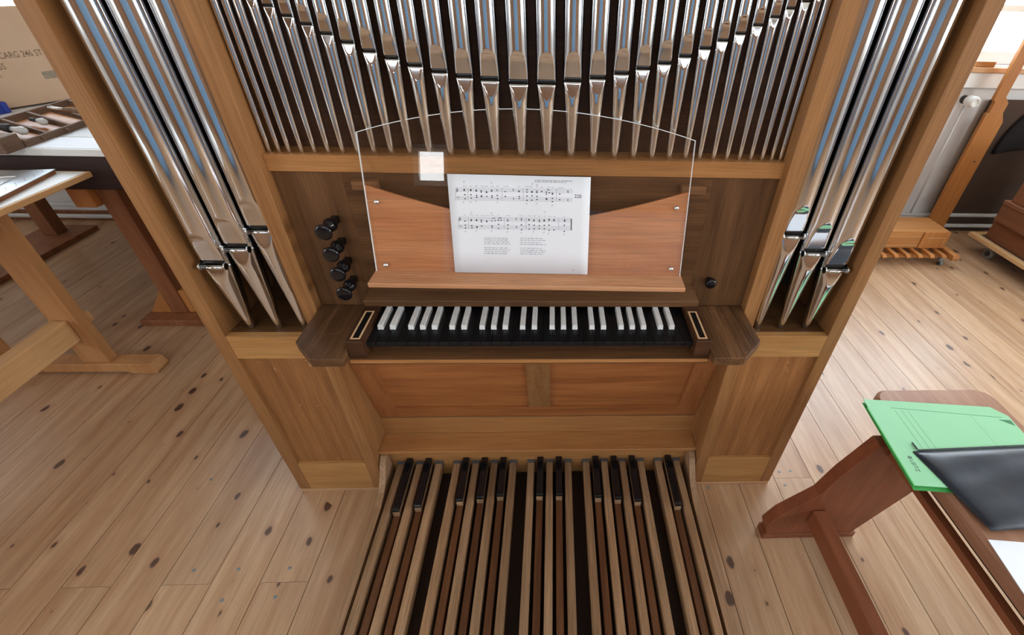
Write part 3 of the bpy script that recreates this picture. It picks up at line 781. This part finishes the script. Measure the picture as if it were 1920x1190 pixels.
# ------------------------------------------------------------------ pedalboard
pb = thing('pedalboard', 'wooden organ pedalboard with black-capped sharps at the foot of the organ', 'pedalboard', (0, -0.28, 0))
def PB(bm):
    bmesh.ops.translate(bm, vec=(0, 0.28, 0), verts=bm.verts[:]); return bm
YE = -0.66
for s in (-1, 1):
    a, b = sorted((s*0.5345, s*0.5145))
    pr2 = [(YE, 0.0), (0.048, 0.0), (0.048, 0.1480), (0.030, 0.1475), (0.012, 0.136), (-0.006, 0.112), (-0.028, 0.085), (-0.055, 0.066), (-0.10, 0.055), (-0.20, 0.052), (YE, 0.052)]
    obj('pedal_cheek', PB(prism(pr2, a, b, 'x')), 'pedal_wood', pb)
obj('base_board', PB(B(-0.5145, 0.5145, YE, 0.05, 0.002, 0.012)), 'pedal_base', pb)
obj('end_rail', PB(B(-0.5145, 0.5145, YE, YE+0.05, 0.012, 0.10, 0.002)), 'pedal_wood', pb)
NS = 0.0645; N0 = -0.4838
me_pn = None
bm = bmesh.new(); box(bm, -0.0117, 0.0117, YE+0.05, 0.0465, 0.038, 0.080, 0.002); PB(bm)
me_pn = bpy.data.meshes.new('natural_pedal'); bm.to_mesh(me_pn); bm.free(); me_pn.materials.append(MATS['pedal_wood'])
for i in range(16):
    o = obj('natural_pedal', me_pn, None, pb); o.location = (N0+i*NS, 0, 0)
    obj('felt_pad', PB(B(-0.014, 0.014, 0.0468, 0.0555, 0.06, 0.083)), 'felt_grey', o)
YS = [-0.1288, -0.115, -0.097, -0.090, -0.082, -0.083, -0.084, -0.093, -0.100, -0.109, -0.1265]
for j, n in enumerate((0.5, 1.5, 3.5, 4.5, 5.5, 7.5, 8.5, 10.5, 11.5, 12.5, 14.5)):
    x = N0+n*NS; ys = YS[j]
    o = obj('sharp_pedal', PB(B(-0.0105, 0.0105, YE+0.05, 0.0465, 0.030, 0.0655, 0.0015)), 'pedal_dark', pb); o.location = (x, 0, 0)
    bm = prism([(ys-0.010, 0.0656), (ys-0.007, 0.084), (0.052, 0.084), (0.052, 0.0656)], -0.0105, 0.0105, 'x', bev=0.001)
    obj('sharp_block', PB(bm), 'pedal_wood', o)
    bm = prism([(ys-0.0075, 0.0842), (ys-0.0070, 0.0905), (ys-0.0035, 0.0945), (ys+0.004, 0.096), (0.054, 0.1015), (0.054, 0.0842)], -0.0110, 0.0110, 'x', bev=0.0016)
    obj('sharp_cap', PB(bm), 'pedal_cap', o)

# ------------------------------------------------------------------ bench on the right with folder, pouch and page
be = thing('organ_bench', 'reddish brown wooden bench with splayed curved end boards at the right', 'bench', (1.115, -0.55, 0))
BX, BY = 1.115, -0.55
lft = [(0.733, 0.040), (0.722, 0.070), (0.748, 0.1334), (0.790, 0.185), (0.8347, 0.240), (0.8625, 0.3392), (0.902, 0.4350), (0.918, 0.4735)]
legp = [(p[0]-BX, p[1]) for p in lft]+[(0.14, 0.4735), (0.12, 0.42), (1.1198-BX, 0.265), (1.0208-BX, 0.026), (0.733-BX, 0.026)]
obj('end_board', prism(legp, -0.2-BY, -0.162-BY, 'y', bev=0.0015), 'mahogany', be)
obj('end_board', prism(legp, -0.938-BY, -0.900-BY, 'y', bev=0.0015), 'mahogany', be)
obj('end_board', prism([(-p[0], p[1]) for p in legp], -0.980-BY, -0.942-BY, 'y', bev=0.0015), 'mahogany', be)
for s, y in ((-1, -0.181), (-1, -0.919), (1, -0.961)):
    a, b = sorted((s*(BX-0.727), s*(BX-1.035)))
    obj('foot_strip', B(a, b, y-BY-0.022, y-BY+0.022, 0.0, 0.0255, 0.002), 'mahogany_y', be)
obj('stretcher', B(0.842-BX, 0.884-BX, -0.899-BY, -0.201-BY, 0.100, 0.166, 0.003), 'mahogany_y', be)
for s in (-1, 1):
    a, b = sorted((s*0.133, s*0.158))
    obj('apron', B(a, b, -0.899-BY, -0.2005-BY, 0.4297, 0.4495, 0.002), 'mahogany_y', be)
obj('shadow_gap_frame', B(-0.128, 0.128, -0.899-BY, -0.2005-BY, 0.4500, 0.4738), 'dark_interior', be)  # near-black colour paints the shadow gap below the seat
def rrect(x0, x1, y0, y1, r, n=6):
    pts = []
    for cx, cy, a0 in ((x1-r, y1-r, 0), (x0+r, y1-r, pi/2), (x0+r, y0+r, pi), (x1-r, y0+r, 3*pi/2)):
        for k in range(n+1): pts.append((cx+r*cos(a0+k*pi/2/n), cy+r*sin(a0+k*pi/2/n)))
    return pts
obj('seat', prism(rrect(-0.155, 0.20, -1.06-BY, -0.035-BY, 0.05), 0.4742, 0.5225, 'z', bev=0.008), 'seat_brown', be)
fo = thing('green_folder', 'green cardboard folder lying on the bench under the dark pouch', 'folder', (1.085, -0.235, 0.5232), radians(-5.5))
Mf = Matrix.Identity(4)
FW, FH = 0.375, 0.270
pts = [(-FW/2+0.0, -FH/2), (FW/2-0.0, -FH/2), (FW/2, FH/2-0.03), (FW/2-0.03, FH/2), (-FW/2, FH/2)]
obj('back_cover', prism([(p[0]-0.004, p[1]-0.008) for p in pts], 0.0, 0.0012, 'z'), 'folder_edge', fo)
obj('enclosed_papers', B(-FW/2+0.006, FW/2-0.02, -FH/2+0.004, FH/2-0.008, 0.0013, 0.0062), 'paper_white', fo)
obj('front_cover', prism(pts, 0.0063, 0.0076, 'z'), 'folder_green', fo)
obj('spine', B(-FW/2-0.0035, -FW/2+0.0, -FH/2, FH/2-0.03, 0.0013, 0.0075), 'folder_edge', fo)
bm = bmesh.new()
def fl(x0, y0, x1, y1, wd):
    d = Vector((x1-x0, y1-y0, 0)); nn = Vector((-d.y, d.x, 0)).normalized()*wd/2
    a, b = Vector((x0, y0, 0.00772)), Vector((x1, y1, 0.00772))
    bm.faces.new([bm.verts.new(p) for p in (a+nn, b+nn, b-nn, a-nn)])
fl(-0.125, 0.108, 0.165, 0.098, 0.0016)
for x in (-0.118, -0.100, -0.083): fl(x, 0.100, x+0.008, -0.05, 0.0009)
fl(0.082, 0.098, 0.088, 0.0, 0.0006)
bm.faces.new([bm.verts.new(p) for p in ((0.150, 0.090, 0.00772), (0.183, 0.090, 0.00772), (0.183, 0.070, 0.00772))])
obj('printed_lines', bm, 'folder_print', fo)
me = textmesh('LEITZ', 0.0135, 'ink')
for v in me.vertices: v.co = Vector((-0.163+v.co.y, -0.063-v.co.x, 0.0078))
bm = bmesh.new()
for k in range(3): bm.faces.new([bm.verts.new(p) for p in ((-0.163+k*0.0034, -0.0600, 0.0078), (-0.163+k*0.0034+0.0022, -0.0600, 0.0078), (-0.163+k*0.0034+0.0022, -0.0530+0.002*(k % 2), 0.0078), (-0.163+k*0.0034, -0.0530+0.002*(k % 2), 0.0078))])
obj('emblem', bm, 'ink', fo)['kind'] = 'stuff'
obj('printed_text', me, 'ink', fo)
po = thing('zip_pouch', 'flat black zip pouch lying on the green folder', 'pouch', (1.128, -0.355, 0.5312), radians(2.0))
bm = bmesh.new()
PWx, PHy, NX_, NY_ = 0.335, 0.205, 22, 14
tp, bt = [], []
for j in range(NY_+1):
    ra, rb = [], []
    for i in range(NX_+1):
        u, v = i/NX_*2-1, j/NY_*2-1
        sk = -0.018*(v)
        x, y = u*PWx/2+sk*-1*(-1), v*PHy/2
        e_ = max(0, (1-u**6)*(1-v**6))
        h_ = 0.0012+0.0085*e_**0.5+0.0012*e_*sin(5*u+2*v)+0.0010*e_*sin(9*v-3*u)
        ra.append(bm.verts.new((x, y, h_))); rb.append(bm.verts.new((x, y, 0.0004)))
    tp.append(ra); bt.append(rb)
for j in range(NY_):
    for i in range(NX_):
        f = bm.faces.new((tp[j][i], tp[j][i+1], tp[j+1][i+1], tp[j+1][i])); f.smooth = True
        bm.faces.new((bt[j][i], bt[j+1][i], bt[j+1][i+1], bt[j][i+1]))
loop = [(0, i) for i in range(NX_)]+[(j, NX_) for j in range(NY_)]+[(NY_, i) for i in range(NX_, 0, -1)]+[(j, 0) for j in range(NY_, 0, -1)]
for (j, i), (j2, i2) in zip(loop, loop[1:]+loop[:1]): bm.faces.new((tp[j][i], bt[j][i], bt[j2][i2], tp[j2][i2]))
bmesh.ops.recalc_face_normals(bm, faces=bm.faces[:])
obj('pouch_body', bm, 'pouch_navy', po)
obj('zip_tape', B(-0.17, 0.15, 0.1028, 0.1062, 0.001, 0.0035, 0.0005), 'zip_black', po)
obj('zip_pull', B(-0.172, -0.168, 0.1065, 0.128, 0.001, 0.004, 0.0008), 'zip_black', po)
pp_ = thing('loose_page', 'loose white printed page on the bench seat beside the pouch', 'paper', (1.085, -0.595, 0.5231), radians(-6))
obj('page', B(-0.13, 0.16, -0.105, 0.105, 0.0, 0.0016), 'paper_white', pp_)
bm = bmesh.new()
for k in range(5): bm.faces.new([bm.verts.new(p) for p in ((-0.06, 0.06-k*0.022, 0.0018), (0.12, 0.06-k*0.022, 0.0018), (0.12, 0.0592-k*0.022, 0.0018), (-0.06, 0.0592-k*0.022, 0.0018))])
obj('printed_lines', bm, 'pencil', pp_)

# ------------------------------------------------------------------ left: pine trestle table
tb = thing('trestle_table', 'light pine trestle table with wedged stretcher at the left', 'table', (-2.06, -0.05, 0))
TX, TY = -2.06, -0.05
def rel(x0, x1, y0, y1, z0, z1, bev=0.0): return B(x0-TX, x1-TX, y0-TY, y1-TY, z0, z1, bev)
obj('table_top', rel(-2.46, -1.785, -1.00, 0.925, 0.757, 0.7775, 0.0015), 'table_pine', tb)
obj('white_surface', rel(-2.455, -1.795, -0.99, 0.915, 0.7777, 0.7787), 'white_paint', tb)
for y in (0.62, -0.72):
    obj('upright', rel(-1.985, -1.875, y-0.022, y+0.022, 0.056, 0.7565, 0.002), 'table_pine_z', tb)
    obj('upright', rel(-2.40, -2.29, y-0.022, y+0.022, 0.056, 0.7565, 0.002), 'table_pine_z', tb)
    pts = [(-2.47-TX, 0.0), (-2.40-TX, 0.0), (-2.38-TX, 0.010), (-1.82-TX, 0.010), (-1.80-TX, 0.0), (-1.695-TX, 0.0), (-1.685-TX, 0.018), (-1.70-TX, 0.0555), (-2.47-TX, 0.0555)]
    obj('trestle_foot', prism(pts, y-0.034-TY, y+0.034-TY, 'y', bev=0.002), 'table_pine_z', tb)
for a, b in ((-1.972, -1.912),):
    sr = obj('stretcher', rel(a, b, -0.698, 0.597, 0.185, 0.285, 0.003), 'table_pine', tb)
    obj('tenon', rel(a+0.008, b-0.008, 0.643, 0.70, 0.215, 0.262, 0.003), 'table_pine', sr)
mp_ = thing('framed_metal_sheet', 'perforated grey metal sheet on a reddish wooden board on the pine table', 'metal sheet', (-2.02, 0.66, 0.7789), radians(-2))
Mm = Matrix.Rotation(radians(12), 4, 'Z')
bm = B(-0.20, 0.175, -0.22, 0.205, 0.0, 0.0143, 0.001); bmesh.ops.transform(bm, matrix=Mm, verts=bm.verts[:]); obj('board', bm, 'bench_brown_z', mp_)
bm = B(-0.202, 0.178, -0.222, 0.208, 0.0145, 0.0165); bmesh.ops.transform(bm, matrix=Mm, verts=bm.verts[:]); obj('sheet', bm, 'sheet_metal', mp_)
bm = bmesh.new()
for a in (-0.13, 0.10): box(bm, a, a+0.006, -0.15, 0.14, 0.0166, 0.019)
for a in (-0.15, 0.134): box(bm, -0.124, 0.10, a, a+0.006, 0.0166, 0.019)
bmesh.ops.transform(bm, matrix=Mm, verts=bm.verts[:]); obj('raised_border', bm, 'steel', mp_)
for k in range(9):
    for px_ in (0.155, 0.14):
        bm = bmesh.new(); tube(bm, (px_, -0.19+k*0.046+(0.02 if px_ < 0.15 else 0), 0.0162), (px_, -0.19+k*0.046+(0.02 if px_ < 0.15 else 0), 0.0168), 0.0026, seg=8); bmesh.ops.transform(bm, matrix=Mm, verts=bm.verts[:]); obj('hole', bm, 'rubber_dark', mp_)

# ------------------------------------------------------------------ left: dark workbench and what lies on it
wk = thing('workbench', 'heavy dark brown workbench with reddish legs against the back wall', 'workbench', (-2.3, 1.45, 0))
WX, WY = -2.3, 1.45
def rw(x0, x1, y0, y1, z0, z1, bev=0.0): return B(x0-WX, x1-WX, y0-WY, y1-WY, z0, z1, bev)
obj('bench_top', rw(-3.45, -1.15, 0.955, 2.02, 0.825, 0.852, 0.002), 'white_paint', wk)
obj('front_apron', rw(-3.45, -1.15, 0.955, 0.99, 0.690, 0.8245, 0.003), 'apron_brown', wk)
for x in (-1.885, -3.2):
    obj('leg', rw(x, x+0.082, 0.995, 1.075, 0.032, 0.8245, 0.003), 'bench_brown_z', wk)
    obj('leg', rw(x, x+0.082, 1.82, 1.90, 0.032, 0.8245, 0.003), 'bench_brown_z', wk)
    obj('bench_foot', rw(x-0.11, x+0.20, 0.925, 1.98, 0.0, 0.0315, 0.003), 'bench_brown_z', wk)
    bm = prism([(x-0.10-WX, 0.032), (x-WX-0.001, 0.032), (x-WX-0.001, 0.16)], 1.0-WY, 1.06-WY, 'y'); obj('knee_brace', bm, 'orange_pine', wk)
    obj('leg_block', rw(x+0.083, x+0.115, 1.0, 1.06, 0.032, 0.16, 0.002), 'orange_pine', wk)
obj('vice_block', rw(-1.975, -1.89, 0.965, 1.07, 0.605, 0.6895, 0.004), 'orange_pine', wk)
obj('under_cabinet', rw(-1.80, -1.20, 1.10, 1.95, 0.10, 0.8245, 0.002), 'apron_brown', wk)
obj('cabinet_panel', rw(-1.95, -1.805, 1.10, 1.13, 0.09, 0.80, 0.002), 'bench_brown_z', wk)
ZT = 0.8522
for nm2, lab, x0, x1, y0, y1, dz in (('paper_sheet', 'large white paper sheet along the front edge of the workbench', -2.02, -1.35, 0.965, 1.10, 0.0), ('paper_sheet', 'pale grey paper sheet behind the white sheet on the workbench', -2.03, -1.45, 1.115, 1.30, 0.0)):
    o = obj(nm2, B(0, x1-x0, 0, y1-y0, 0, 0.0015), 'paper_white' if 'white paper' in lab else 'pipe_paint'); o.location = (x0, y0, ZT); tag(o, lab, 'paper')
tr = thing('tool_tray', 'worn wooden tool tray with open compartments on the workbench', 'tool tray', (-2.045, 0.965, ZT), radians(4))
TL = 0.47
obj('tray_bottom', B(-0.10, 0.03, 0, TL, 0.0, 0.010, 0.001), 'tray_wood', tr)
obj('tray_back', B(-0.112, -0.1005, 0, TL, 0.0, 0.078, 0.001), 'tray_wood', tr)
obj('tray_lip', B(0.0305, 0.042, 0, TL, 0.0, 0.026, 0.002), 'tray_wood', tr)
for y in (0.0, 0.115, 0.235, 0.350, 0.458):
    obj('divider', prism([(-0.100, 0.0105), (0.030, 0.0105), (0.030, 0.026), (-0.100, 0.076)], y, y+0.012, 'y'), 'tray_wood', tr)
for y in (0.0125, 0.1275, 0.2475, 0.3625):
    obj('compartment_floor', prism([(-0.0985, 0.050), (-0.0985, 0.053), (0.0285, 0.0145), (0.0285, 0.0115)], y, y+0.0945, 'y'), 'orange_pine', tr)
for y in (0.075, 0.20): 
    bm = bmesh.new(); tube(bm, (0.0422, y, 0.014), (0.052, y, 0.014), 0.007, seg=12); obj('lip_knob', bm, 'tray_wood', tr)
obj('end_block', B(-0.11, 0.035, -0.085, -0.001, 0.0, 0.055, 0.003), 'tray_wood', tr)
def tool(label, name, p0, p1, segs):
    """segs: list of (part, material, [(t, r)...]) along p0->p1"""
    p0, p1 = Vector(p0), Vector(p1)
    t = thing(name, label, 'tool', p0)
    q = (p1-p0).to_track_quat('Z', 'Y').to_matrix().to_4x4(); L_ = (p1-p0).length
    for pn, mt, pf in segs:
        obj(pn, lathe(bmesh.new(), [(r, tt*L_) for tt, r in pf], q, 14), mt, t)
tool('dark bristled brush with grey rounded handle in the first tray compartment', 'bench_brush', (-2.115, 1.015, ZT+0.064), (-2.03, 1.025, ZT+0.044), [('bristles', 'rubber_dark', [(0, 0), (0.0, 0.012), (0.35, 0.017), (0.42, 0.015), (0.42, 0)]), ('handle', 'pipe_paint', [(0.43, 0), (0.43, 0.009), (0.62, 0.011), (0.8, 0.0165), (0.95, 0.012), (1.0, 0)])])
tool('small dark tool with grey knob handle in the second tray compartment', 'bench_tool', (-2.115, 1.145, ZT+0.060), (-2.060, 1.150, ZT+0.046), [('shaft', 'rubber_dark', [(0, 0), (0, 0.007), (0.4, 0.008), (0.4, 0)]), ('handle', 'pipe_paint', [(0.41, 0), (0.41, 0.008), (0.7, 0.0145), (0.92, 0.0125), (1.0, 0)])])
tool('chisel with worn wooden handle lying across the tool tray lip', 'chisel', (-2.135, 1.265, ZT+0.078), (-2.000, 1.310, ZT+0.050), [('blade', 'steel', [(0, 0), (0, 0.006), (0.35, 0.006), (0.35, 0)]), ('handle', 'tray_wood', [(0.3505, 0), (0.3505, 0.008), (0.5, 0.010), (0.72, 0.012), (0.9, 0.0155), (0.98, 0.012), (1.0, 0)])])
# cardboard box
cbx = thing('cardboard_box', 'large tan cardboard box with stamped letters on the workbench', 'box', (-2.52, 1.636, ZT+0.008), math.atan2(0.908, 0.42))
obj('carton', B(-0.38, 0.26, 0.0, 0.32, 0.0, 0.40, 0.003), 'cardboard', cbx)
obj('packing_tape', B(-0.38, 0.26, 0.135, 0.185, 0.4003, 0.4012), 'inlay_pale', cbx)
for s, x, z, h_ in (('CARG 246 ST J', -0.048, 0.200, 0.036), ('CGS', -0.098, 0.158, 0.036), ('A', -0.094, 0.126, 0.030)):
    me = textmesh(s, h_, 'stamp_grey', 0.0004)
    for v in me.vertices: v.co = Vector((x+v.co.x*0.78, -0.0006, z+v.co.y))
    obj('stamped_text', me, 'stamp_grey', cbx)
obj('shipping_label', B(0.068, 0.125, -0.0010, -0.0002, 0.100, 0.132), 'label_grey', cbx)
bl = thing('blue_crate', 'small blue ridged plastic crate by the cardboard box on the workbench', 'crate', (-2.589, 1.403, ZT), math.atan2(0.908, 0.42))
obj('crate_body', B(-0.095, 0.095, -0.022, 0.024, 0.0, 0.046, 0.003), 'blue_plastic', bl)
for k in range(8): obj('rib', B(-0.092+k*0.024, -0.080+k*0.024, -0.028, -0.0225, 0.002, 0.046, 0.001), 'blue_plastic', bl)
for k in range(2): obj('rib', B(0.0955, 0.101, -0.016+k*0.022, -0.004+k*0.022, 0.002, 0.046, 0.001), 'blue_plastic', bl)

# ------------------------------------------------------------------ right background
rk = thing('slatted_rack', 'low slatted pine rack on castors beside the organ at the right', 'rack', (2.30, 1.74, 0))
RX, RY = 2.30, 1.74
def rr(x0, x1, y0, y1, z0, z1, bev=0.0): return B(x0-RX, x1-RX, y0-RY, y1-RY, z0, z1, bev)
obj('front_rail', rr(1.95, 2.60, 1.60, 1.625, 0.040, 0.066, 0.002), 'orange_pine_x', rk)
obj('rear_rail', rr(1.95, 2.60, 1.90, 1.925, 0.040, 0.066, 0.002), 'orange_pine_x', rk)
for k in range(8):
    x = 1.985+k*0.0795
    pts = [(1.545-RY, 0.067), (1.545-RY, 0.075), (1.56-RY, 0.084), (1.94-RY, 0.084), (1.94-RY, 0.067)]
    obj('slat', prism(pts, x-RX, x+0.028-RX, 'x', bev=0.001), 'orange_pine', rk)
for x in (2.625, 1.915):
    pts = [(1.545-RY, 0.050), (1.535-RY, 0.066), (1.545-RY, 0.088), (1.95-RY, 0.088), (1.95-RY, 0.050)]
    obj('side_beam', prism(pts, x-RX-0.02, x+0.026-RX, 'x', bev=0.002), 'orange_pine', rk)
def castor(parent, x, y, r=0.022, z=None):
    z = r*2+0.006 if z is None else z
    c = obj('castor_fork', B(x-0.013, x+0.013, y-0.010, y+0.010, r*1.2, z, 0.002), 'castor_grey', parent)
    bm = bmesh.new(); tube(bm, (x-0.009, y-0.008, r), (x+0.009, y-0.008, r), r, seg=18); obj('wheel', bm, 'castor_grey', c)
    bm = bmesh.new(); tube(bm, (x-0.0145, y-0.008, r), (x+0.0145, y-0.008, r), r*0.5, seg=12); obj('hub', bm, 'rubber_dark', c)
for x, y in ((2.575-RX, 1.585-RY), (1.97-RX, 1.585-RY), (2.575-RX, 1.93-RY), (1.97-RX, 1.93-RY)): castor(rk, x, y, 0.0165, 0.05)
cs = thing('wooden_case', 'flat orange pine case lying on the slatted rack', 'case', (2.28, 1.755, 0.0845))
def rc(x0, x1, y0, y1, z0, z1, bev=0.0): return B(x0-2.28, x1-2.28, y0-1.755, y1-1.755, z0-0.0845, z1-0.0845, bev)
obj('case_bottom', rc(1.96, 2.60, 1.65, 1.87, 0.085, 0.166, 0.002), 'orange_pine_x', cs)
obj('case_lid', rc(1.96, 2.60, 1.65, 1.87, 0.1685, 0.203, 0.002), 'orange_pine_x', cs)
obj('corner_strap', rc(2.43, 2.605, 1.643, 1.6495, 0.088, 0.201, 0.001), 'orange_pine', cs)
bm = bmesh.new()
for a, b, c, d in ((2.46, 2.585, 0.160, 0.162), (2.583, 2.585, 0.10, 0.160)): box(bm, a-2.28, b-2.28, 1.6415-1.755, 1.6428-1.755, c-0.0845, d-0.0845)
for z in (0.104, 0.1675): box(bm, 1.965-2.28, 2.425-2.28, 1.6485-1.755, 1.6499-1.755, z-0.0845, z+0.002-0.0845)
obj('pale_line', bm, 'inlay_pale', cs)
pk = thing('tall_plank', 'tall notched orange plank standing upright against the back wall', 'plank', (2.80, 2.0, 0))
pts = [(-0.07, 0.0), (0.062, 0.0), (0.062, 0.79), (0.030, 0.86), (0.028, 0.90), (0.010, 0.93), (0.010, 1.62), (-0.045, 1.62), (-0.045, 0.93), (-0.072, 0.915), (-0.060, 0.895), (-0.060, 0.845), (-0.086, 0.835), (-0.078, 0.815)]
pts = [(-0.072, 0.0), (0.062, 0.0), (0.062, 0.79), (0.030, 0.845), (0.030, 0.90), (-0.006, 0.935), (-0.006, 1.62), (-0.075, 1.62), (-0.075, 0.915), (-0.060, 0.905), (-0.060, 0.845), (-0.074, 0.838), (-0.074, 0.815)]
obj('plank_body', prism(pts, -0.012, 0.012, 'y', bev=0.0012), 'orange_pine', pk)
bm = bmesh.new(); tube(bm, (0.018, -0.0122, 0.545), (0.018, -0.0132, 0.545), 0.006, seg=12); obj('knot', bm, 'rubber_dark', pk)
o = obj('dark_board', B(0, 0.95, 0, 0.018, 0.0, 0.90, 0.002), 'dark_board'); o.location = (2.81, 2.092, 0.0705); tag(o, 'large dark brown board standing against the wall behind the heating pipes', 'board')
o.location.z = 0.0
dl = thing('dolly', 'pine furniture dolly on grey castors carrying brown chests at the right', 'dolly', (3.25, 1.60, 0))
def rd(x0, x1, y0, y1, z0, z1, bev=0.0): return B(x0-3.25, x1-3.25, y0-1.60, y1-1.60, z0, z1, bev)
obj('deck_rail', rd(2.91, 2.95, 1.15, 1.83, 0.095, 0.122, 0.002), 'table_pine', dl)
obj('deck_rail', rd(3.55, 3.59, 1.15, 1.83, 0.095, 0.122, 0.002), 'table_pine', dl)
obj('deck_end', rd(2.951, 3.549, 1.79, 1.83, 0.095, 0.121, 0.002), 'table_pine', dl)
obj('deck_end', rd(2.951, 3.549, 1.15, 1.19, 0.095, 0.121, 0.002), 'table_pine', dl)
obj('deck', rd(2.951, 3.549, 1.191, 1.789, 0.097, 0.114), 'felt_grey', dl)
for x, y in ((2.975-3.25, 1.68-1.6), (2.975-3.25, 1.25-1.6), (3.52-3.25, 1.25-1.6), (3.52-3.25, 1.68-1.6)): castor(dl, x, y, 0.036, 0.0955)
for nm2, lab, x0, x1, y0, y1, z0, z1 in (('brown_chest', 'lower brown wooden chest standing on the pine dolly', 2.97, 3.50, 1.22, 1.765, 0.1145, 0.250), ('brown_chest', 'middle brown wooden chest stacked on the lower chest', 2.93, 3.50, 1.20, 1.74, 0.2505, 0.385), ('brown_chest', 'upper tall brown wooden chest on top of the dolly stack', 2.95, 3.48, 1.25, 1.72, 0.3855, 0.74)):
    t = thing(nm2, lab, 'chest', ((x0+x1)/2, (y0+y1)/2, z0), 0, 'brown chests on the dolly')
    hx, hy = (x1-x0)/2, (y1-y0)/2
    obj('chest_body', B(-hx, hx, -hy, hy, 0, (z1-z0)*0.80, 0.003), 'chest_brown', t)
    obj('chest_lid', B(-hx-0.004, hx+0.004, -hy-0.004, hy+0.004, (z1-z0)*0.80+0.0005, z1-z0, 0.003), 'chest_brown', t)
o = obj('white_card', B(-0.05, 0.05, -0.06, 0.06, 0, 0.006, 0.001), 'paper_white'); o.location = (2.93, 1.42, 0.3858); tag(o, 'small white card sticking out between the stacked brown chests', 'card')
bm = bmesh.new()
NU, NV = 16, 10
front_, back_ = [], []
for j in range(NV+1):
    v = j/NV; wdt = 0.085+0.16*(1-(1-v)**2)*(1-0.2*v); fa, ba = [], []
    for i in range(NU+1):
        u = i/NU*2-1
        x = 0.21+u*wdt-0.02*v; z = 0.30-0.30*v-0.02*abs(u)*v+0.012*sin(4*u+2)*v
        d = 0.012+0.020*(1-u*u)+0.012*sin(7*u+3*v)*v
        fa.append(bm.verts.new((x, -d, z))); ba.append(bm.verts.new((x, 0.0, z)))
    front_.append(fa); back_.append(ba)
for j in range(NV):
    for i in range(NU):
        f = bm.faces.new((front_[j][i], front_[j][i+1], front_[j+1][i+1], front_[j+1][i])); f.smooth = True
        bm.faces.new((back_[j][i], back_[j+1][i], back_[j+1][i+1], back_[j][i+1]))
loop = [(0, i) for i in range(NU)]+[(j, NU) for j in range(NV)]+[(NV, i) for i in range(NU, 0, -1)]+[(j, 0) for j in range(NV, 0, -1)]
for (j, i), (j2, i2) in zip(loop, loop[1:]+loop[:1]): bm.faces.new((front_[j][i], back_[j][i], back_[j2][i2], front_[j2][i2]))
box(bm, 0.15, 0.25, -0.02, 0.030, 0.298, 0.303)
box(bm, 0.15, 0.25, 0.0195, 0.030, 0.20, 0.298)
bmesh.ops.recalc_face_normals(bm, faces=bm.faces[:])
o = obj('dark_cloth', bm, 'dark_cloth'); o.location = (3.02, 2.0905, 0.602); tag(o, 'dark cloth hanging over the top of the brown board', 'cloth')
o = obj('wooden_block', B(0, 0.12, 0, 0.05, 0, 0.03, 0.002), 'orange_pine_x'); o.location = (2.60, 2.10, ZB0-0.0038); tag(o, 'small orange wooden block on the right window sill', 'block')
bc = thing('added_blue_reflector', 'long pale blue cupboard added unseen behind the camera to mirror blue stripes into the pipes', 'cupboard', (0, -3.9, 0))  # unseen cupboard, added so the pipes reflect blue
obj('carcass', B(-1.2, 1.2, -0.28, 0.28, 0.08, 1.42, 0.004), 'blue_paint', bc)
obj('plinth', B(-1.16, 1.16, -0.26, 0.25, 0.0, 0.0798), 'dark_interior', bc)
for k in range(4):
    d_ = obj('cupboard_door', B(-1.195+k*0.5995, -1.195+k*0.5995+0.592, 0.2805, 0.300, 0.10, 1.40, 0.003), 'blue_paint', bc)
    obj('door_knob', lathe(bmesh.new(), [(0, 0.03), (0.012, 0.028), (0.014, 0.02), (0.006, 0.012), (0.006, 0), (0, 0)], Matrix.Translation((-1.195+k*0.5995+(0.54 if k % 2 == 0 else 0.05), 0.30, 0.9)) @ Matrix.Rotation(-pi/2, 4, 'X'), 12), 'steel', d_)
bpy.context.view_layer.update()
